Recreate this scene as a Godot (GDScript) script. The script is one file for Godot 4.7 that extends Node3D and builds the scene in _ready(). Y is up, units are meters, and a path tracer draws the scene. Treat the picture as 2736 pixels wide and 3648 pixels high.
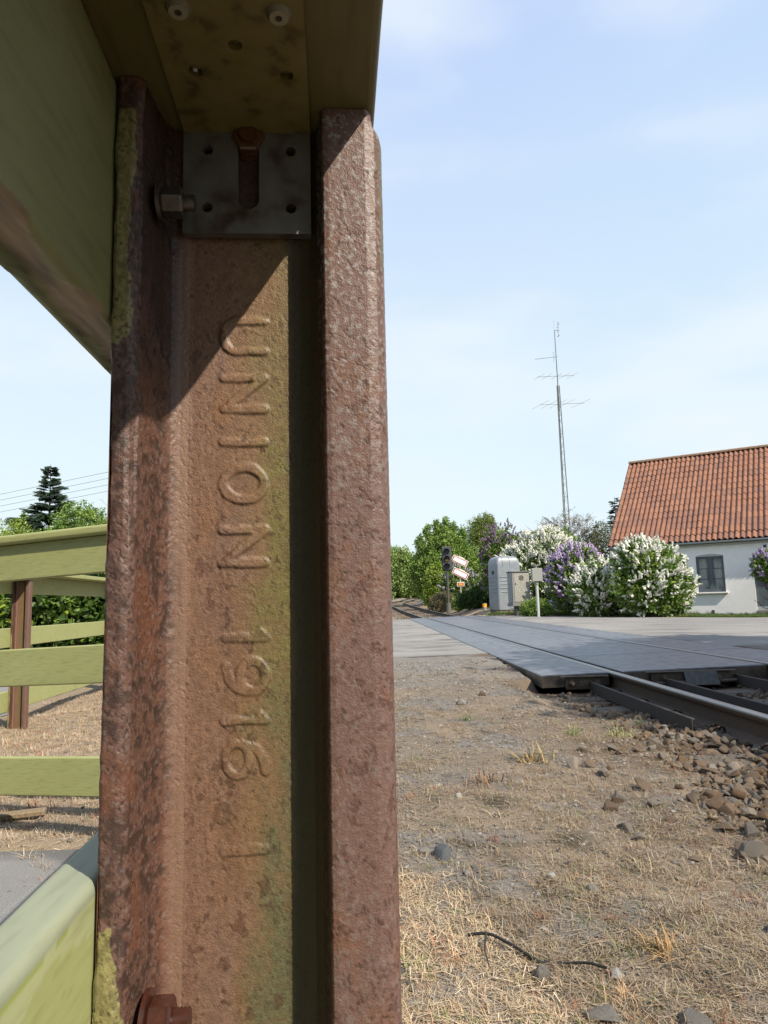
extends Node3D

# ---------------------------------------------------------------- mesh builder
class MB:
	var v := PackedVector3Array()
	var n := PackedVector3Array()
	var c := PackedColorArray()
	var idx := PackedInt32Array()

	func tri(a: Vector3, b: Vector3, d: Vector3, col: Color) -> void:   # counter-clockwise seen from outside
		var nn := (b - a).cross(d - a)
		if nn.length_squared() < 1e-20:
			return
		nn = nn.normalized()
		var s := v.size()
		v.append(a); v.append(b); v.append(d)
		for k in 3:
			n.append(nn); c.append(col)
		idx.append(s); idx.append(s + 2); idx.append(s + 1)

	func quad(a: Vector3, b: Vector3, d: Vector3, e: Vector3, col: Color) -> void:
		tri(a, b, d, col)
		tri(a, d, e, col)

	func otri(a: Vector3, b: Vector3, d: Vector3, mid: Vector3, col: Color) -> void:
		if (b - a).cross(d - a).dot((a + b + d) / 3.0 - mid) >= 0.0:
			tri(a, b, d, col)
		else:
			tri(a, d, b, col)

	func oquad(a: Vector3, b: Vector3, d: Vector3, e: Vector3, mid: Vector3, col: Color) -> void:
		otri(a, b, d, mid, col)
		otri(a, d, e, mid, col)

	func box(at: Vector3, size: Vector3, col: Color, bev := 0.0, bs := Basis()) -> void:
		var h := size * 0.5
		var bv := minf(bev, minf(h.x, minf(h.y, h.z)) * 0.8)
		var P := func(sx: float, sy: float, sz: float, ax: int) -> Vector3:
			var p := Vector3(sx * h.x, sy * h.y, sz * h.z)
			if ax != 0: p.x -= sx * bv
			if ax != 1: p.y -= sy * bv
			if ax != 2: p.z -= sz * bv
			return at + bs * p
		for s in [-1.0, 1.0]:
			oquad(P.call(s, -1, -1, 0), P.call(s, 1, -1, 0), P.call(s, 1, 1, 0), P.call(s, -1, 1, 0), at, col)
			oquad(P.call(-1, s, -1, 1), P.call(1, s, -1, 1), P.call(1, s, 1, 1), P.call(-1, s, 1, 1), at, col)
			oquad(P.call(-1, -1, s, 2), P.call(1, -1, s, 2), P.call(1, 1, s, 2), P.call(-1, 1, s, 2), at, col)
		if bv <= 0.0:
			return
		for s in [-1.0, 1.0]:
			for t in [-1.0, 1.0]:
				oquad(P.call(s, t, -1, 0), P.call(s, t, -1, 1), P.call(s, t, 1, 1), P.call(s, t, 1, 0), at, col)
				oquad(P.call(s, -1, t, 0), P.call(s, -1, t, 2), P.call(s, 1, t, 2), P.call(s, 1, t, 0), at, col)
				oquad(P.call(-1, s, t, 1), P.call(-1, s, t, 2), P.call(1, s, t, 2), P.call(1, s, t, 1), at, col)
				for w in [-1.0, 1.0]:
					otri(P.call(s, t, w, 0), P.call(s, t, w, 1), P.call(s, t, w, 2), at, col)

	func cyl(a: Vector3, b: Vector3, r0: float, r1: float, seg: int, col: Color, caps := true, smooth := true) -> void:
		var ax := (b - a).normalized()
		var u := ax.cross(Vector3.UP if absf(ax.y) < 0.9 else Vector3.RIGHT).normalized()
		var w := ax.cross(u)
		var s := v.size()
		if smooth:
			for k in seg + 1:
				var an := TAU * k / seg
				var d := u * cos(an) + w * sin(an)
				v.append(a + d * r0); v.append(b + d * r1)
				n.append(d); n.append(d); c.append(col); c.append(col)
			for k in seg:
				var q := s + k * 2
				idx.append_array(PackedInt32Array([q, q + 1, q + 2, q + 2, q + 1, q + 3]))
		else:
			for k in seg:
				var d0 := u * cos(TAU * k / seg) + w * sin(TAU * k / seg)
				var d1 := u * cos(TAU * (k + 1) / seg) + w * sin(TAU * (k + 1) / seg)
				quad(a + d0 * r0, a + d1 * r0, b + d1 * r1, b + d0 * r1, col)
		if caps:
			for k in seg:
				var d0 := u * cos(TAU * k / seg) + w * sin(TAU * k / seg)
				var d1 := u * cos(TAU * (k + 1) / seg) + w * sin(TAU * (k + 1) / seg)
				tri(a, a + d1 * r0, a + d0 * r0, col)
				tri(b, b + d0 * r1, b + d1 * r1, col)

	func tube(pts: Array, r0: float, r1: float, seg: int, col: Color) -> void:
		for i in pts.size() - 1:
			var t0: float = lerpf(r0, r1, float(i) / (pts.size() - 1))
			var t1: float = lerpf(r0, r1, float(i + 1) / (pts.size() - 1))
			cyl(pts[i], pts[i + 1], t0, t1, seg, col, i == 0 or i == pts.size() - 2)

	# a grid of points, row after row, with smooth normals; out = +1 when (along row) x (down the rows) points outside
	func grid(P: PackedVector3Array, C: PackedColorArray, nu: int, nv: int, out := 1.0) -> void:
		var s := v.size()
		v.append_array(P)
		c.append_array(C)
		for j in nv:
			for i in nu:
				var a := P[j * nu + maxi(i - 1, 0)]
				var b := P[j * nu + mini(i + 1, nu - 1)]
				var d := P[maxi(j - 1, 0) * nu + i]
				var e := P[mini(j + 1, nv - 1) * nu + i]
				n.append((b - a).cross(e - d).normalized() * out)
		for j in nv - 1:
			for i in nu - 1:
				var q := s + j * nu + i
				if out > 0.0:
					idx.append_array(PackedInt32Array([q, q + nu, q + 1, q + 1, q + nu, q + nu + 1]))
				else:
					idx.append_array(PackedInt32Array([q, q + 1, q + nu, q + 1, q + nu + 1, q + nu]))

	func put(m: ArrayMesh = null) -> ArrayMesh:
		if m == null:
			m = ArrayMesh.new()
		if idx.size() < 1200000:      # turn every face the way its normals point
			for t in idx.size() / 3:
				var i := idx[t * 3]; var j := idx[t * 3 + 1]; var k := idx[t * 3 + 2]
				if (v[j] - v[i]).cross(v[k] - v[i]).dot(n[i] + n[j] + n[k]) > 0.0:
					idx[t * 3 + 1] = k; idx[t * 3 + 2] = j
		var a := []
		a.resize(Mesh.ARRAY_MAX)
		a[Mesh.ARRAY_VERTEX] = v
		a[Mesh.ARRAY_NORMAL] = n
		a[Mesh.ARRAY_COLOR] = c
		a[Mesh.ARRAY_INDEX] = idx
		m.add_surface_from_arrays(Mesh.PRIMITIVE_TRIANGLES, a)
		return m

# ---------------------------------------------------------------- naming helpers
var used := {}
var rng := RandomNumberGenerator.new()
var M := {}

func numbered(called: String) -> String:
	var k: int = used.get(called, 0)
	used[called] = k + 1
	return called if k == 0 else "%s_%03d" % [called, k]

func tag(o: Node3D, label: String, category: String, group := "") -> Node3D:
	o.set_meta("label", label)
	o.set_meta("category", category)
	if group != "":
		o.set_meta("group", group)
	return o

func thing(called: String, label: String, category: String, at := Vector3.ZERO, bs := Basis(), group := "") -> Node3D:
	var o := Node3D.new()
	o.name = numbered(called)
	add_child(o, true)
	o.transform = Transform3D(bs, at)
	return tag(o, label, category, group)

func part(called: String, mesh: Mesh, m: Material, parent: Node3D, at := Transform3D()) -> MeshInstance3D:
	var o := MeshInstance3D.new()
	var kids: Dictionary = parent.get_meta("_kids") if parent.has_meta("_kids") else {}
	var k: int = kids.get(called, 0)
	kids[called] = k + 1
	parent.set_meta("_kids", kids)
	o.name = called if k == 0 else "%s_%03d" % [called, k]
	o.mesh = mesh
	o.material_override = m if mesh.get_surface_count() == 1 else null
	if mesh.get_surface_count() > 1:
		o.set_surface_override_material(0, m)
	o.transform = at
	parent.add_child(o, true)
	return o

func single(called: String, mesh: Mesh, m: Material, label: String, category: String, at := Transform3D(), group := "") -> MeshInstance3D:
	var o := MeshInstance3D.new()
	o.name = numbered(called)
	o.mesh = mesh
	o.material_override = m
	o.transform = at
	add_child(o, true)
	tag(o, label, category, group)
	return o

func structure(called: String, mesh: Mesh, m: Material) -> MeshInstance3D:
	var o := MeshInstance3D.new()
	o.name = called
	o.mesh = mesh
	o.material_override = m
	o.set_meta("kind", "structure")
	add_child(o, true)
	return o

func many(called: String, mesh: Mesh, m: Material, T: Array, C: Array, parent: Node3D, label := "", category := "") -> MultiMeshInstance3D:
	var mm := MultiMesh.new()
	mm.transform_format = MultiMesh.TRANSFORM_3D
	mm.use_colors = true
	mm.mesh = mesh
	mm.instance_count = T.size()
	for i in T.size():
		mm.set_instance_transform(i, T[i])
		mm.set_instance_color(i, C[i])
	var o := MultiMeshInstance3D.new()
	o.name = numbered(called) if parent == self else called
	o.multimesh = mm
	o.material_override = m
	o.set_meta("kind", "stuff")
	if label != "":
		o.set_meta("label", label)
		o.set_meta("category", category)
	parent.add_child(o, true)
	return o

# ---------------------------------------------------------------- materials
func noise_tex(sd: int, freq: float, kind: int, octaves: int, lo: Color, hi: Color, size := 512, mid_at := -1.0, mid := Color.WHITE) -> NoiseTexture2D:
	var f := FastNoiseLite.new()
	f.seed = sd
	f.frequency = freq
	f.noise_type = kind
	f.fractal_octaves = octaves
	var t := NoiseTexture2D.new()
	t.width = size; t.height = size
	t.seamless = true
	t.noise = f
	var g := Gradient.new()
	g.set_color(0, lo); g.set_color(1, hi)
	if mid_at > 0.0:
		g.add_point(mid_at, mid)
	t.color_ramp = g
	return t

func vmat(rough := 0.85, tint: Texture2D = null, tile := 4.0, relief: Texture2D = null, deep := 0.0, metal := 0.0) -> StandardMaterial3D:
	var m := StandardMaterial3D.new()
	m.vertex_color_use_as_albedo = true
	m.roughness = rough
	m.metallic = metal
	m.uv1_triplanar = true
	m.uv1_scale = Vector3.ONE * tile
	if tint:
		m.albedo_texture = tint
	if relief:
		m.heightmap_enabled = true
		m.heightmap_texture = relief
		m.heightmap_scale = deep
	return m

func leafmat(rough: float, back: Color) -> StandardMaterial3D:
	var m := StandardMaterial3D.new()
	m.vertex_color_use_as_albedo = true
	m.roughness = rough
	m.backlight_enabled = true
	m.backlight = back
	m.cull_mode = BaseMaterial3D.CULL_DISABLED
	return m

func make_materials() -> void:
	var SM := FastNoiseLite.TYPE_SIMPLEX_SMOOTH
	var grain := noise_tex(3, 0.03, SM, 5, Color(0.62, 0.62, 0.62), Color(1, 1, 1))
	var faint := noise_tex(4, 0.05, SM, 4, Color(0.84, 0.83, 0.82), Color(1, 1, 1))
	var fine := noise_tex(5, 0.06, SM, 4, Color(0.05, 0.05, 0.05), Color(1, 1, 1))
	var pits := noise_tex(7, 0.045, FastNoiseLite.TYPE_CELLULAR, 3, Color(0, 0, 0), Color(1, 1, 1))
	var speck := noise_tex(11, 0.12, SM, 3, Color(0.45, 0.43, 0.42), Color(1, 1, 1), 512, 0.45, Color(0.86, 0.86, 0.86))
	M.rust = vmat(0.52, faint, 22.0, fine, 0.02)
	M.rust_far = vmat(0.75, grain, 3.0)
	M.paint = vmat(0.55, noise_tex(13, 0.02, SM, 5, Color(0.86, 0.855, 0.83), Color(1, 1, 1), 512, 0.42, Color(0.97, 0.97, 0.96)), 3.0, fine, 0.004)
	(M.paint as StandardMaterial3D).uv1_scale = Vector3(11, 11, 1.3)
	M.wood = vmat(0.8, grain, 6.0, fine, 0.02)
	M.galv = vmat(0.42, grain, 12.0, fine, 0.004, 0.75)
	M.wetrust = vmat(0.3, grain, 12.0, fine, 0.008)
	M.dirt = vmat(0.95, speck, 4.0, fine, 0.5)
	M.asphalt = vmat(0.9, speck, 5.0, fine, 0.4)
	M.deck = vmat(0.4, noise_tex(17, 0.012, SM, 6, Color(0.52, 0.51, 0.49), Color(1, 1, 1), 512, 0.45, Color(0.88, 0.88, 0.88)), 0.9, fine, 0.1)
	M.steel = vmat(0.33, grain, 5.0, null, 0.0, 0.85)
	M.railside = vmat(0.85, grain, 4.0, fine, 0.1)
	M.stone = vmat(0.9, grain, 8.0, fine, 0.25)
	M.plain = vmat(0.7)
	M.gloss = vmat(0.3)
	M.cabinet = vmat(0.38, noise_tex(19, 0.006, SM, 4, Color(0.9, 0.9, 0.9), Color(1, 1, 1)), 0.8)
	M.steelbox = vmat(0.36, noise_tex(23, 0.02, SM, 5, Color(0.72, 0.7, 0.66), Color(1, 1, 1)), 1.5, null, 0.0, 0.35)
	M.plaster = vmat(0.92, noise_tex(29, 0.008, SM, 5, Color(0.965, 0.965, 0.965), Color(1, 1, 1)), 0.7, fine, 0.3)
	M.tile = vmat(0.8, noise_tex(31, 0.02, SM, 5, Color(0.68, 0.66, 0.64), Color(1, 1, 1)), 2.0, fine, 0.15)
	M.leaf = leafmat(0.5, Color(0.55, 0.7, 0.15))
	M.flower = leafmat(0.7, Color(0.35, 0.35, 0.35))
	M.straw = leafmat(0.7, Color(0.3, 0.25, 0.15))
	M.bark = vmat(0.9, grain, 2.0)
	M.dark = vmat(0.9)
	var gl := StandardMaterial3D.new()
	gl.albedo_color = Color(0.75, 0.8, 0.82, 0.16)
	gl.transparency = BaseMaterial3D.TRANSPARENCY_ALPHA
	gl.roughness = 0.03
	M.glass = gl

# ---------------------------------------------------------------- the lie of the land (d = metres ahead of the camera)
func ss(a: float, b: float, x: float) -> float:
	return smoothstep(a, b, x)

const TRACK_D := [-20.0, 30.0, 35.0, 50.0, 70.0, 90.0, 110.0, 130.0, 160.0]
const TRACK_X := [3.37, 2.32, 2.22, 1.55, 0.95, 2.45, 4.4, 7.0, 12.0]
const TRACK_Y := [0.12, 0.12, 0.125, 0.34, 0.74, 0.97, 1.33, 1.6, 2.0]

func along(T: Array, d: float) -> float:
	var k := 0
	while k < TRACK_D.size() - 2 and d > TRACK_D[k + 1]:
		k += 1
	if k == 0:
		return lerpf(T[0], T[1], (d - TRACK_D[0]) / (TRACK_D[1] - TRACK_D[0]))
	var t := clampf((d - TRACK_D[k]) / (TRACK_D[k + 1] - TRACK_D[k]), 0.0, 1.0)
	var p0: float = T[k] - (T[k] - T[k - 1]) / (TRACK_D[k] - TRACK_D[k - 1]) * (TRACK_D[k + 1] - TRACK_D[k])
	var p3: float = T[mini(k + 2, T.size() - 1)]
	return cubic_interpolate(T[k], T[k + 1], p0 if k == 1 else T[k - 1], p3, t)

func xc(d: float) -> float:
	return along(TRACK_X, d)

func rail_y(rel: float, d: float) -> float:      # top of the rails: slightly canted
	return along(TRACK_Y, d) + 0.02 * rel

func road_y(x: float) -> float:
	if x < -3.0: return lerpf(0.0, -0.06, clampf((-3.0 - x) / 6.0, 0, 1))
	if x < 0.9: return lerpf(0.0, 0.078, (x + 3.0) / 3.9)
	if x < 4.6: return lerpf(0.078, 0.15, (x - 0.9) / 3.7)
	return lerpf(0.15, 0.03, clampf((x - 4.6) / 7.0, 0, 1))

var nz := FastNoiseLite.new()

func ground_y(x: float, z: float) -> float:
	var d := -z
	var near := lerpf(-0.03, -0.1, ss(-1.2, 0.3, x))
	near = lerpf(near, 0.08, ss(3.9, 5.0, x))
	var h := lerpf(near, road_y(x), ss(4.0, 9.0, d))
	h += 0.36 * ss(25.5, 33.5, d) * ss(1.5, 4.2, x - xc(d)) * (1.0 - ss(7.0, 12.0, x))
	h += maxf(0.0, along(TRACK_Y, minf(d, 130.0)) - 0.12) * ss(31.0, 40.0, d)
	var rel := absf(x - xc(d))
	if d < 31.5:
		var under := ss(6.7, 7.0, d) * (1.0 - ss(30.0, 30.4, d))
		var bed := rail_y(x - xc(d), d) - 0.185 - 0.1 * under
		if d < 6.9:
			h = lerpf(bed, h, ss(1.35, 1.75, rel))
		else:
			h = lerpf(bed, h, ss(1.36, 1.45, rel))
	else:
		h = lerpf(rail_y(x - xc(d), d) - 0.185, h, ss(1.5, 2.4, rel))
	return h

func bump(x: float, z: float) -> float:
	return nz.get_noise_2d(x, z) * 0.022 + nz.get_noise_2d(x * 5.0 + 40.0, z * 5.0) * 0.010

func gy(x: float, z: float) -> float:
	return ground_y(x, z) + bump(x, z)

func under_road(x: float, d: float) -> float:
	var k := 0.0
	if x > -9.0 and d > 9.7 and d < road_far(x) - 0.3 and absf(x - xc(d)) > 1.38: k = 1.0
	if x > 3.6 and d > 9.0 and d < road_far(x) - 0.3 and absf(x - xc(d)) > 1.38: k = 1.0
	if d > -4.0 and d < 2.45 and x > -3.4 and x < -0.62: k = 1.0
	if d > 2.7 and d < 9.0 and x > -8.5 and x < -3.35: k = 1.0
	return -0.05 * k

func lin(a: float, b: float, step: float) -> PackedFloat32Array:
	var o := PackedFloat32Array()
	var k := int(ceil((b - a) / step))
	for i in k:
		o.append(lerpf(a, b, float(i) / k))
	return o

func build_ground() -> void:
	var xs := PackedFloat32Array([-600, -300, -150, -80])
	xs.append_array(lin(-50, -12, 3.0)); xs.append_array(lin(-12, -5, 0.5)); xs.append_array(lin(-5, -0.4, 0.09)); xs.append_array(lin(-0.4, 4.8, 0.045))
	xs.append_array(lin(4.8, 13, 0.25)); xs.append_array(lin(13, 40, 2.5)); xs.append_array(PackedFloat32Array([40, 60, 90, 150, 300, 600]))
	var ds := PackedFloat32Array([-300, -100, -40, -15, -6, -3, -1])
	ds.append_array(lin(0, 1.3, 0.15)); ds.append_array(lin(1.3, 7.2, 0.05)); ds.append_array(lin(7.2, 12, 0.15)); ds.append_array(lin(12, 34, 0.3))
	ds.append_array(lin(34, 60, 1.0)); ds.append_array(lin(60, 170, 3.0)); ds.append_array(PackedFloat32Array([170, 220, 300, 450, 700]))
	var P := PackedVector3Array(); var C := PackedColorArray()
	var n2 := FastNoiseLite.new(); n2.seed = 44; n2.frequency = 0.9; n2.fractal_octaves = 4
	for d in ds:
		for x in xs:
			P.append(Vector3(x, (gy(x, -d) if absf(x) < 60.0 and d < 180.0 else ground_y(x, -d)) + under_road(x, d), -d))
			var a := n2.get_noise_2d(x, d)
			var b := n2.get_noise_2d(x * 4.0 + 90.0, d * 4.0)
			var e := n2.get_noise_2d(x * 1.7 - 50.0, d * 1.7)
			var col := Color(0.25, 0.205, 0.158)
			col = col.lerp(Color(0.31, 0.245, 0.175), ss(0.0, 0.35, a))
			col = col.lerp(Color(0.24, 0.225, 0.21), ss(0.02, 0.3, e))
			col = col.lerp(Color(0.06, 0.05, 0.02), ss(0.28, 0.42, b) * ss(-0.1, 0.2, e) * 0.85)
			for q in [[0.36, 1.85, 0.075], [0.62, 2.0, 0.06], [0.58, 2.25, 0.07], [0.75, 2.12, 0.07], [0.47, 2.33, 0.05], [0.9, 1.9, 0.06], [0.70, 1.78, 0.07], [0.45, 3.3, 0.1], [0.30, 2.1, 0.06], [0.82, 2.5, 0.08], [0.66, 2.75, 0.09], [0.38, 2.6, 0.05], [1.0, 2.9, 0.1], [0.55, 1.62, 0.05]]:
				col = col.lerp(Color(0.05, 0.04, 0.014), 0.85 * (1.0 - ss(q[2] * 0.6, q[2] * 1.3, Vector2(x - q[0], (d - q[1]) * 0.8).length() + 0.03 * b)))
			if x < -0.6 and d < 9.5:
				col = col.lerp(Color(0.44, 0.34, 0.225), 0.65)
			if d > 6.0 and d < 10.5 and x > -2.8:
				col = col.lerp(Color(0.28, 0.265, 0.245), ss(6.0, 8.0, d) * 0.7)
			var rel := absf(x - xc(d))
			if rel < 2.0 and d < 160.0:
				col = col.lerp(Color(0.17, 0.115, 0.072) if d < 20.0 else Color(0.27, 0.20, 0.13), 1.0 - ss(1.2, 1.9, rel + a * 0.8))
			var verge := ss(20.0, 23.0, d) * ss(2.2, 3.2, rel)
			if d > 26.0 and d < 31.5 and x < 6.2:
				verge *= 0.35 + 0.5 * ss(-0.1, 0.3, a)
			col = col.lerp(Color(0.075, 0.10, 0.03).lerp(Color(0.16, 0.14, 0.06), ss(-0.1, 0.4, b)), verge)
			if d > 26.0 and d < 60.0 and x > xc(d):
				col = col.lerp(Color(0.38, 0.29, 0.19), ss(0.9, 1.5, rel) * (1.0 - ss(2.8, 4.6, rel + a * 1.5)))
			if (d > 34.0 and rel > 4.2) or d > 60.0 or d < -8.0 or x < -8.0 or x > 14.0:
				col = col.lerp(Color(0.06, 0.09, 0.025), ss(2.0, 3.0, rel) * 0.8)
			C.append(col)
	var mb := MB.new()
	mb.grid(P, C, xs.size(), ds.size(), 1.0)
	for i in mb.n.size():
		if mb.n[i].y < 0.0:
			mb.n[i] = -mb.n[i]
	structure("ground", mb.put(), M.dirt)

func road_far(x: float) -> float:
	var X := [-9.0, 1.0, 3.0, 4.5, 6.0, 8.0, 10.5, 14.0, 30.0]
	var D := [24.0, 29.6, 30.0, 28.2, 26.6, 22.8, 20.7, 19.6, 18.0]
	for k in X.size() - 1:
		if x <= X[k + 1]:
			return lerpf(D[k], D[k + 1], clampf((x - X[k]) / (X[k + 1] - X[k]), 0, 1))
	return 18.0

func sheet(called: String, rows: Array, m: Material, base: Color, lift: float, amp := 0.0, ncols := 40) -> void:
	# rows: [d, x from, x to]
	var P := PackedVector3Array(); var C := PackedColorArray()
	var n2 := FastNoiseLite.new(); n2.seed = 71; n2.frequency = 0.5; n2.fractal_octaves = 4
	for r in rows:
		for i in ncols:
			var x := lerpf(r[1], r[2], float(i) / (ncols - 1))
			P.append(Vector3(x, road_y(x) * ss(5.0, 9.5, r[0]) + lerpf(-0.03, 0.0, ss(5.0, 9.5, r[0])) + lift, -r[0]))
			var a := n2.get_noise_2d(x, r[0] * 0.6)
			var b := n2.get_noise_2d(x * 6.0, r[0] * 1.3 + 30.0)
			var crk := n2.get_noise_2d(x * 0.35 + 7.0, r[0] * 2.2)
			var tar := ss(0.16, 0.22, crk) * (1.0 - ss(0.26, 0.34, crk))
			C.append((base * (1.0 + 0.2 * a + 0.16 * b) + Color(0.02, 0.015, 0.005) * maxf(a, 0.0)) * (1.0 - 0.45 * tar))
	var mb := MB.new()
	mb.grid(P, C, ncols, rows.size(), 1.0)
	var nr := rows.size()
	for e in [0, nr - 1]:
		for i in ncols - 1:
			var k: int = e * ncols + i
			mb.quad(P[k], P[k + 1], P[k + 1] - Vector3(0, 0.2, 0), P[k] - Vector3(0, 0.2, 0), C[k])
	for i in mb.n.size():
		if mb.n[i].y < -0.1:
			mb.n[i] = -mb.n[i]
	structure(called, mb.put(), m)

func build_roads() -> void:
	var w := FastNoiseLite.new(); w.seed = 5; w.frequency = 0.7
	var left := []; var right := []
	var d := 9.6
	while d < 29.5:
		left.append([d, -9.0 + (2.5 * ss(9.6, 12.0, d)), xc(d) - 1.43])
		d += 0.25
	d = 8.9
	while d < 29.6:
		var xb := 30.0
		while road_far(xb) < d and xb > xc(d) + 1.5:
			xb -= 0.15
		right.append([d, xc(d) + 1.43, maxf(xb, xc(d) + 1.5)])
		d += 0.25
	sheet("road", left, M.asphalt, Color(0.35, 0.34, 0.325), 0.003)
	sheet("road_beyond_track", right, M.asphalt, Color(0.34, 0.33, 0.32), 0.003, 0.0, 60)
	var p1 := []; var p2 := []
	d = -4.0
	while d < 2.62:
		p1.append([d, -3.4, -0.42 - 0.1 * w.get_noise_2d(d * 3.0, 2.0) - (0.35 * ss(2.2, 2.6, d))])
		d += 0.12
	d = 2.7
	while d < 9.2:
		p2.append([d, -8.5, -3.12 - 0.12 * ss(5.5, 8.0, d) * 2.0 + 0.12 * w.get_noise_2d(d * 2.0, 9.0)])
		d += 0.15
	sheet("path", p1, M.asphalt, Color(0.33, 0.33, 0.335), 0.008)
	sheet("path_beyond_fence", p2, M.asphalt, Color(0.33, 0.33, 0.335), 0.008)

# ---------------------------------------------------------------- sky
func build_sky() -> Sky:
	var W := 1024; var H := 512
	var im := Image.create(W, H, false, Image.FORMAT_RGB8)
	var f := FastNoiseLite.new(); f.seed = 8; f.frequency = 1.3; f.fractal_octaves = 5
	var g := FastNoiseLite.new(); g.seed = 21; g.frequency = 0.8; g.fractal_octaves = 3
	var stops := [0.0, 8.0, 19.0, 30.0, 44.0, 90.0]
	var cols := [Color(0.81, 0.95, 1.0), Color(0.80, 0.94, 1.0), Color(0.70, 0.85, 0.975), Color(0.60, 0.75, 0.965), Color(0.50, 0.64, 0.95), Color(0.30, 0.46, 0.82)]
	for y in H:
		var el := (0.5 - (y + 0.5) / H) * PI
		for x in W:
			var az := ((x + 0.5) / W - 0.5) * TAU
			var dir := Vector3(sin(az) * cos(el), sin(el), -cos(az) * cos(el))
			var e := rad_to_deg(el)
			var col := Color(0.30, 0.30, 0.26)
			if e >= 0.0:
				for k in 5:
					if e <= stops[k + 1]:
						col = (cols[k] as Color).lerp(cols[k + 1], (e - stops[k]) / (stops[k + 1] - stops[k]))
						break
				var q := Vector3(dir.x, dir.y * 3.2, dir.z)
				var cl := ss(-0.3, 0.45, f.get_noise_3dv(q * 1.1) + 0.5 * g.get_noise_3dv(q))
				col = col.lerp(Color(0.86, 0.93, 0.98), cl * 0.74 * ss(0.0, 10.0, e))
				col = col.lerp(Color(0.55, 0.76, 0.95), 0.30 * ss(0.12, 0.45, -dir.x) * (1.0 - ss(30.0, 60.0, e)) * (1.0 - cl))
			im.set_pixel(x, y, Color(col.r, col.g, col.b).linear_to_srgb())
	var sm := PanoramaSkyMaterial.new()
	sm.panorama = ImageTexture.create_from_image(im)
	sm.energy_multiplier = 0.735
	var s := Sky.new()
	s.sky_material = sm
	return s

# ---------------------------------------------------------------- fences of old rails and painted boards
const PAINT := Color(0.325, 0.345, 0.148)

func seg_dist(p: Vector2, a: Vector2, b: Vector2) -> float:
	var ab := b - a
	var t := clampf((p - a).dot(ab) / maxf(ab.length_squared(), 1e-9), 0, 1)
	return p.distance_to(a + ab * t)

func arc(cx: float, cy: float, rx: float, ry: float, a0: float, a1: float, k := 8) -> PackedVector2Array:
	var o := PackedVector2Array()
	for i in k + 1:
		var a := deg_to_rad(lerpf(a0, a1, float(i) / k))
		o.append(Vector2(cx + rx * cos(a), cy + ry * sin(a)))
	return o

func glyph(ch: String) -> Array:      # strokes in a cell 0.6 wide and 1 high
	var V := func(a: Array) -> PackedVector2Array:
		var o := PackedVector2Array()
		for k in a.size() / 2:
			o.append(Vector2(a[k * 2], a[k * 2 + 1]))
		return o
	match ch:
		"U":
			var u := PackedVector2Array([Vector2(0, 1), Vector2(0, 0.3)])
			u.append_array(arc(0.3, 0.3, 0.3, 0.3, 180, 360)); u.append(Vector2(0.6, 1))
			return [u]
		"N": return [V.call([0, 0, 0, 1, 0.6, 0, 0.6, 1])]
		"I", "1": return [V.call([0.1, 0, 0.1, 1])] if ch == "I" else [V.call([0.1, 0, 0.1, 1, 0.0, 0.86])]
		"O": return [arc(0.3, 0.5, 0.3, 0.5, 0, 360, 18)]
		"9":
			var n9 := arc(0.28, 0.68, 0.28, 0.32, 0, 360, 14)
			var t9 := arc(0.05, 0.6, 0.51, 0.6, 0, -85, 8)
			return [n9, t9]
		"6":
			var n6 := arc(0.3, 0.3, 0.28, 0.3, 0, 360, 14)
			var t6 := arc(0.56, 0.42, 0.54, 0.58, 180, 95, 8)
			return [n6, t6]
		".": return [arc(0.1, -0.05, 0.14, 0.12, 0, 360, 8)]
	return []

func rail_profile() -> PackedVector2Array:    # half of the old rail: x from foot to head, y towards the viewer
	return PackedVector2Array([Vector2(0, 0.0545), Vector2(0.0012, 0.0555), Vector2(0.0078, 0.0556), Vector2(0.0106, 0.0546), Vector2(0.0124, 0.0522), Vector2(0.0134, 0.0480), Vector2(0.0150, 0.0300),
		Vector2(0.0168, 0.0180), Vector2(0.0200, 0.0118), Vector2(0.0250, 0.0089), Vector2(0.032, 0.0077), Vector2(0.045, 0.0075), Vector2(0.094, 0.0075), Vector2(0.1, 0.0092), Vector2(0.1045, 0.0145),
		Vector2(0.107, 0.0235), Vector2(0.1078, 0.0315), Vector2(0.1092, 0.0336), Vector2(0.112, 0.0342), Vector2(0.133, 0.0342), Vector2(0.1385, 0.0328), Vector2(0.142, 0.0285),
		Vector2(0.1436, 0.021), Vector2(0.144, 0.0)])

func resample(p: PackedVector2Array, step: float) -> PackedVector2Array:
	var o := PackedVector2Array()
	for i in p.size() - 1:
		var k := maxi(1, int(ceil(p[i].distance_to(p[i + 1]) / step)))
		for j in k:
			o.append(p[i].lerp(p[i + 1], float(j) / k))
	o.append(p[p.size() - 1])
	return o

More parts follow.
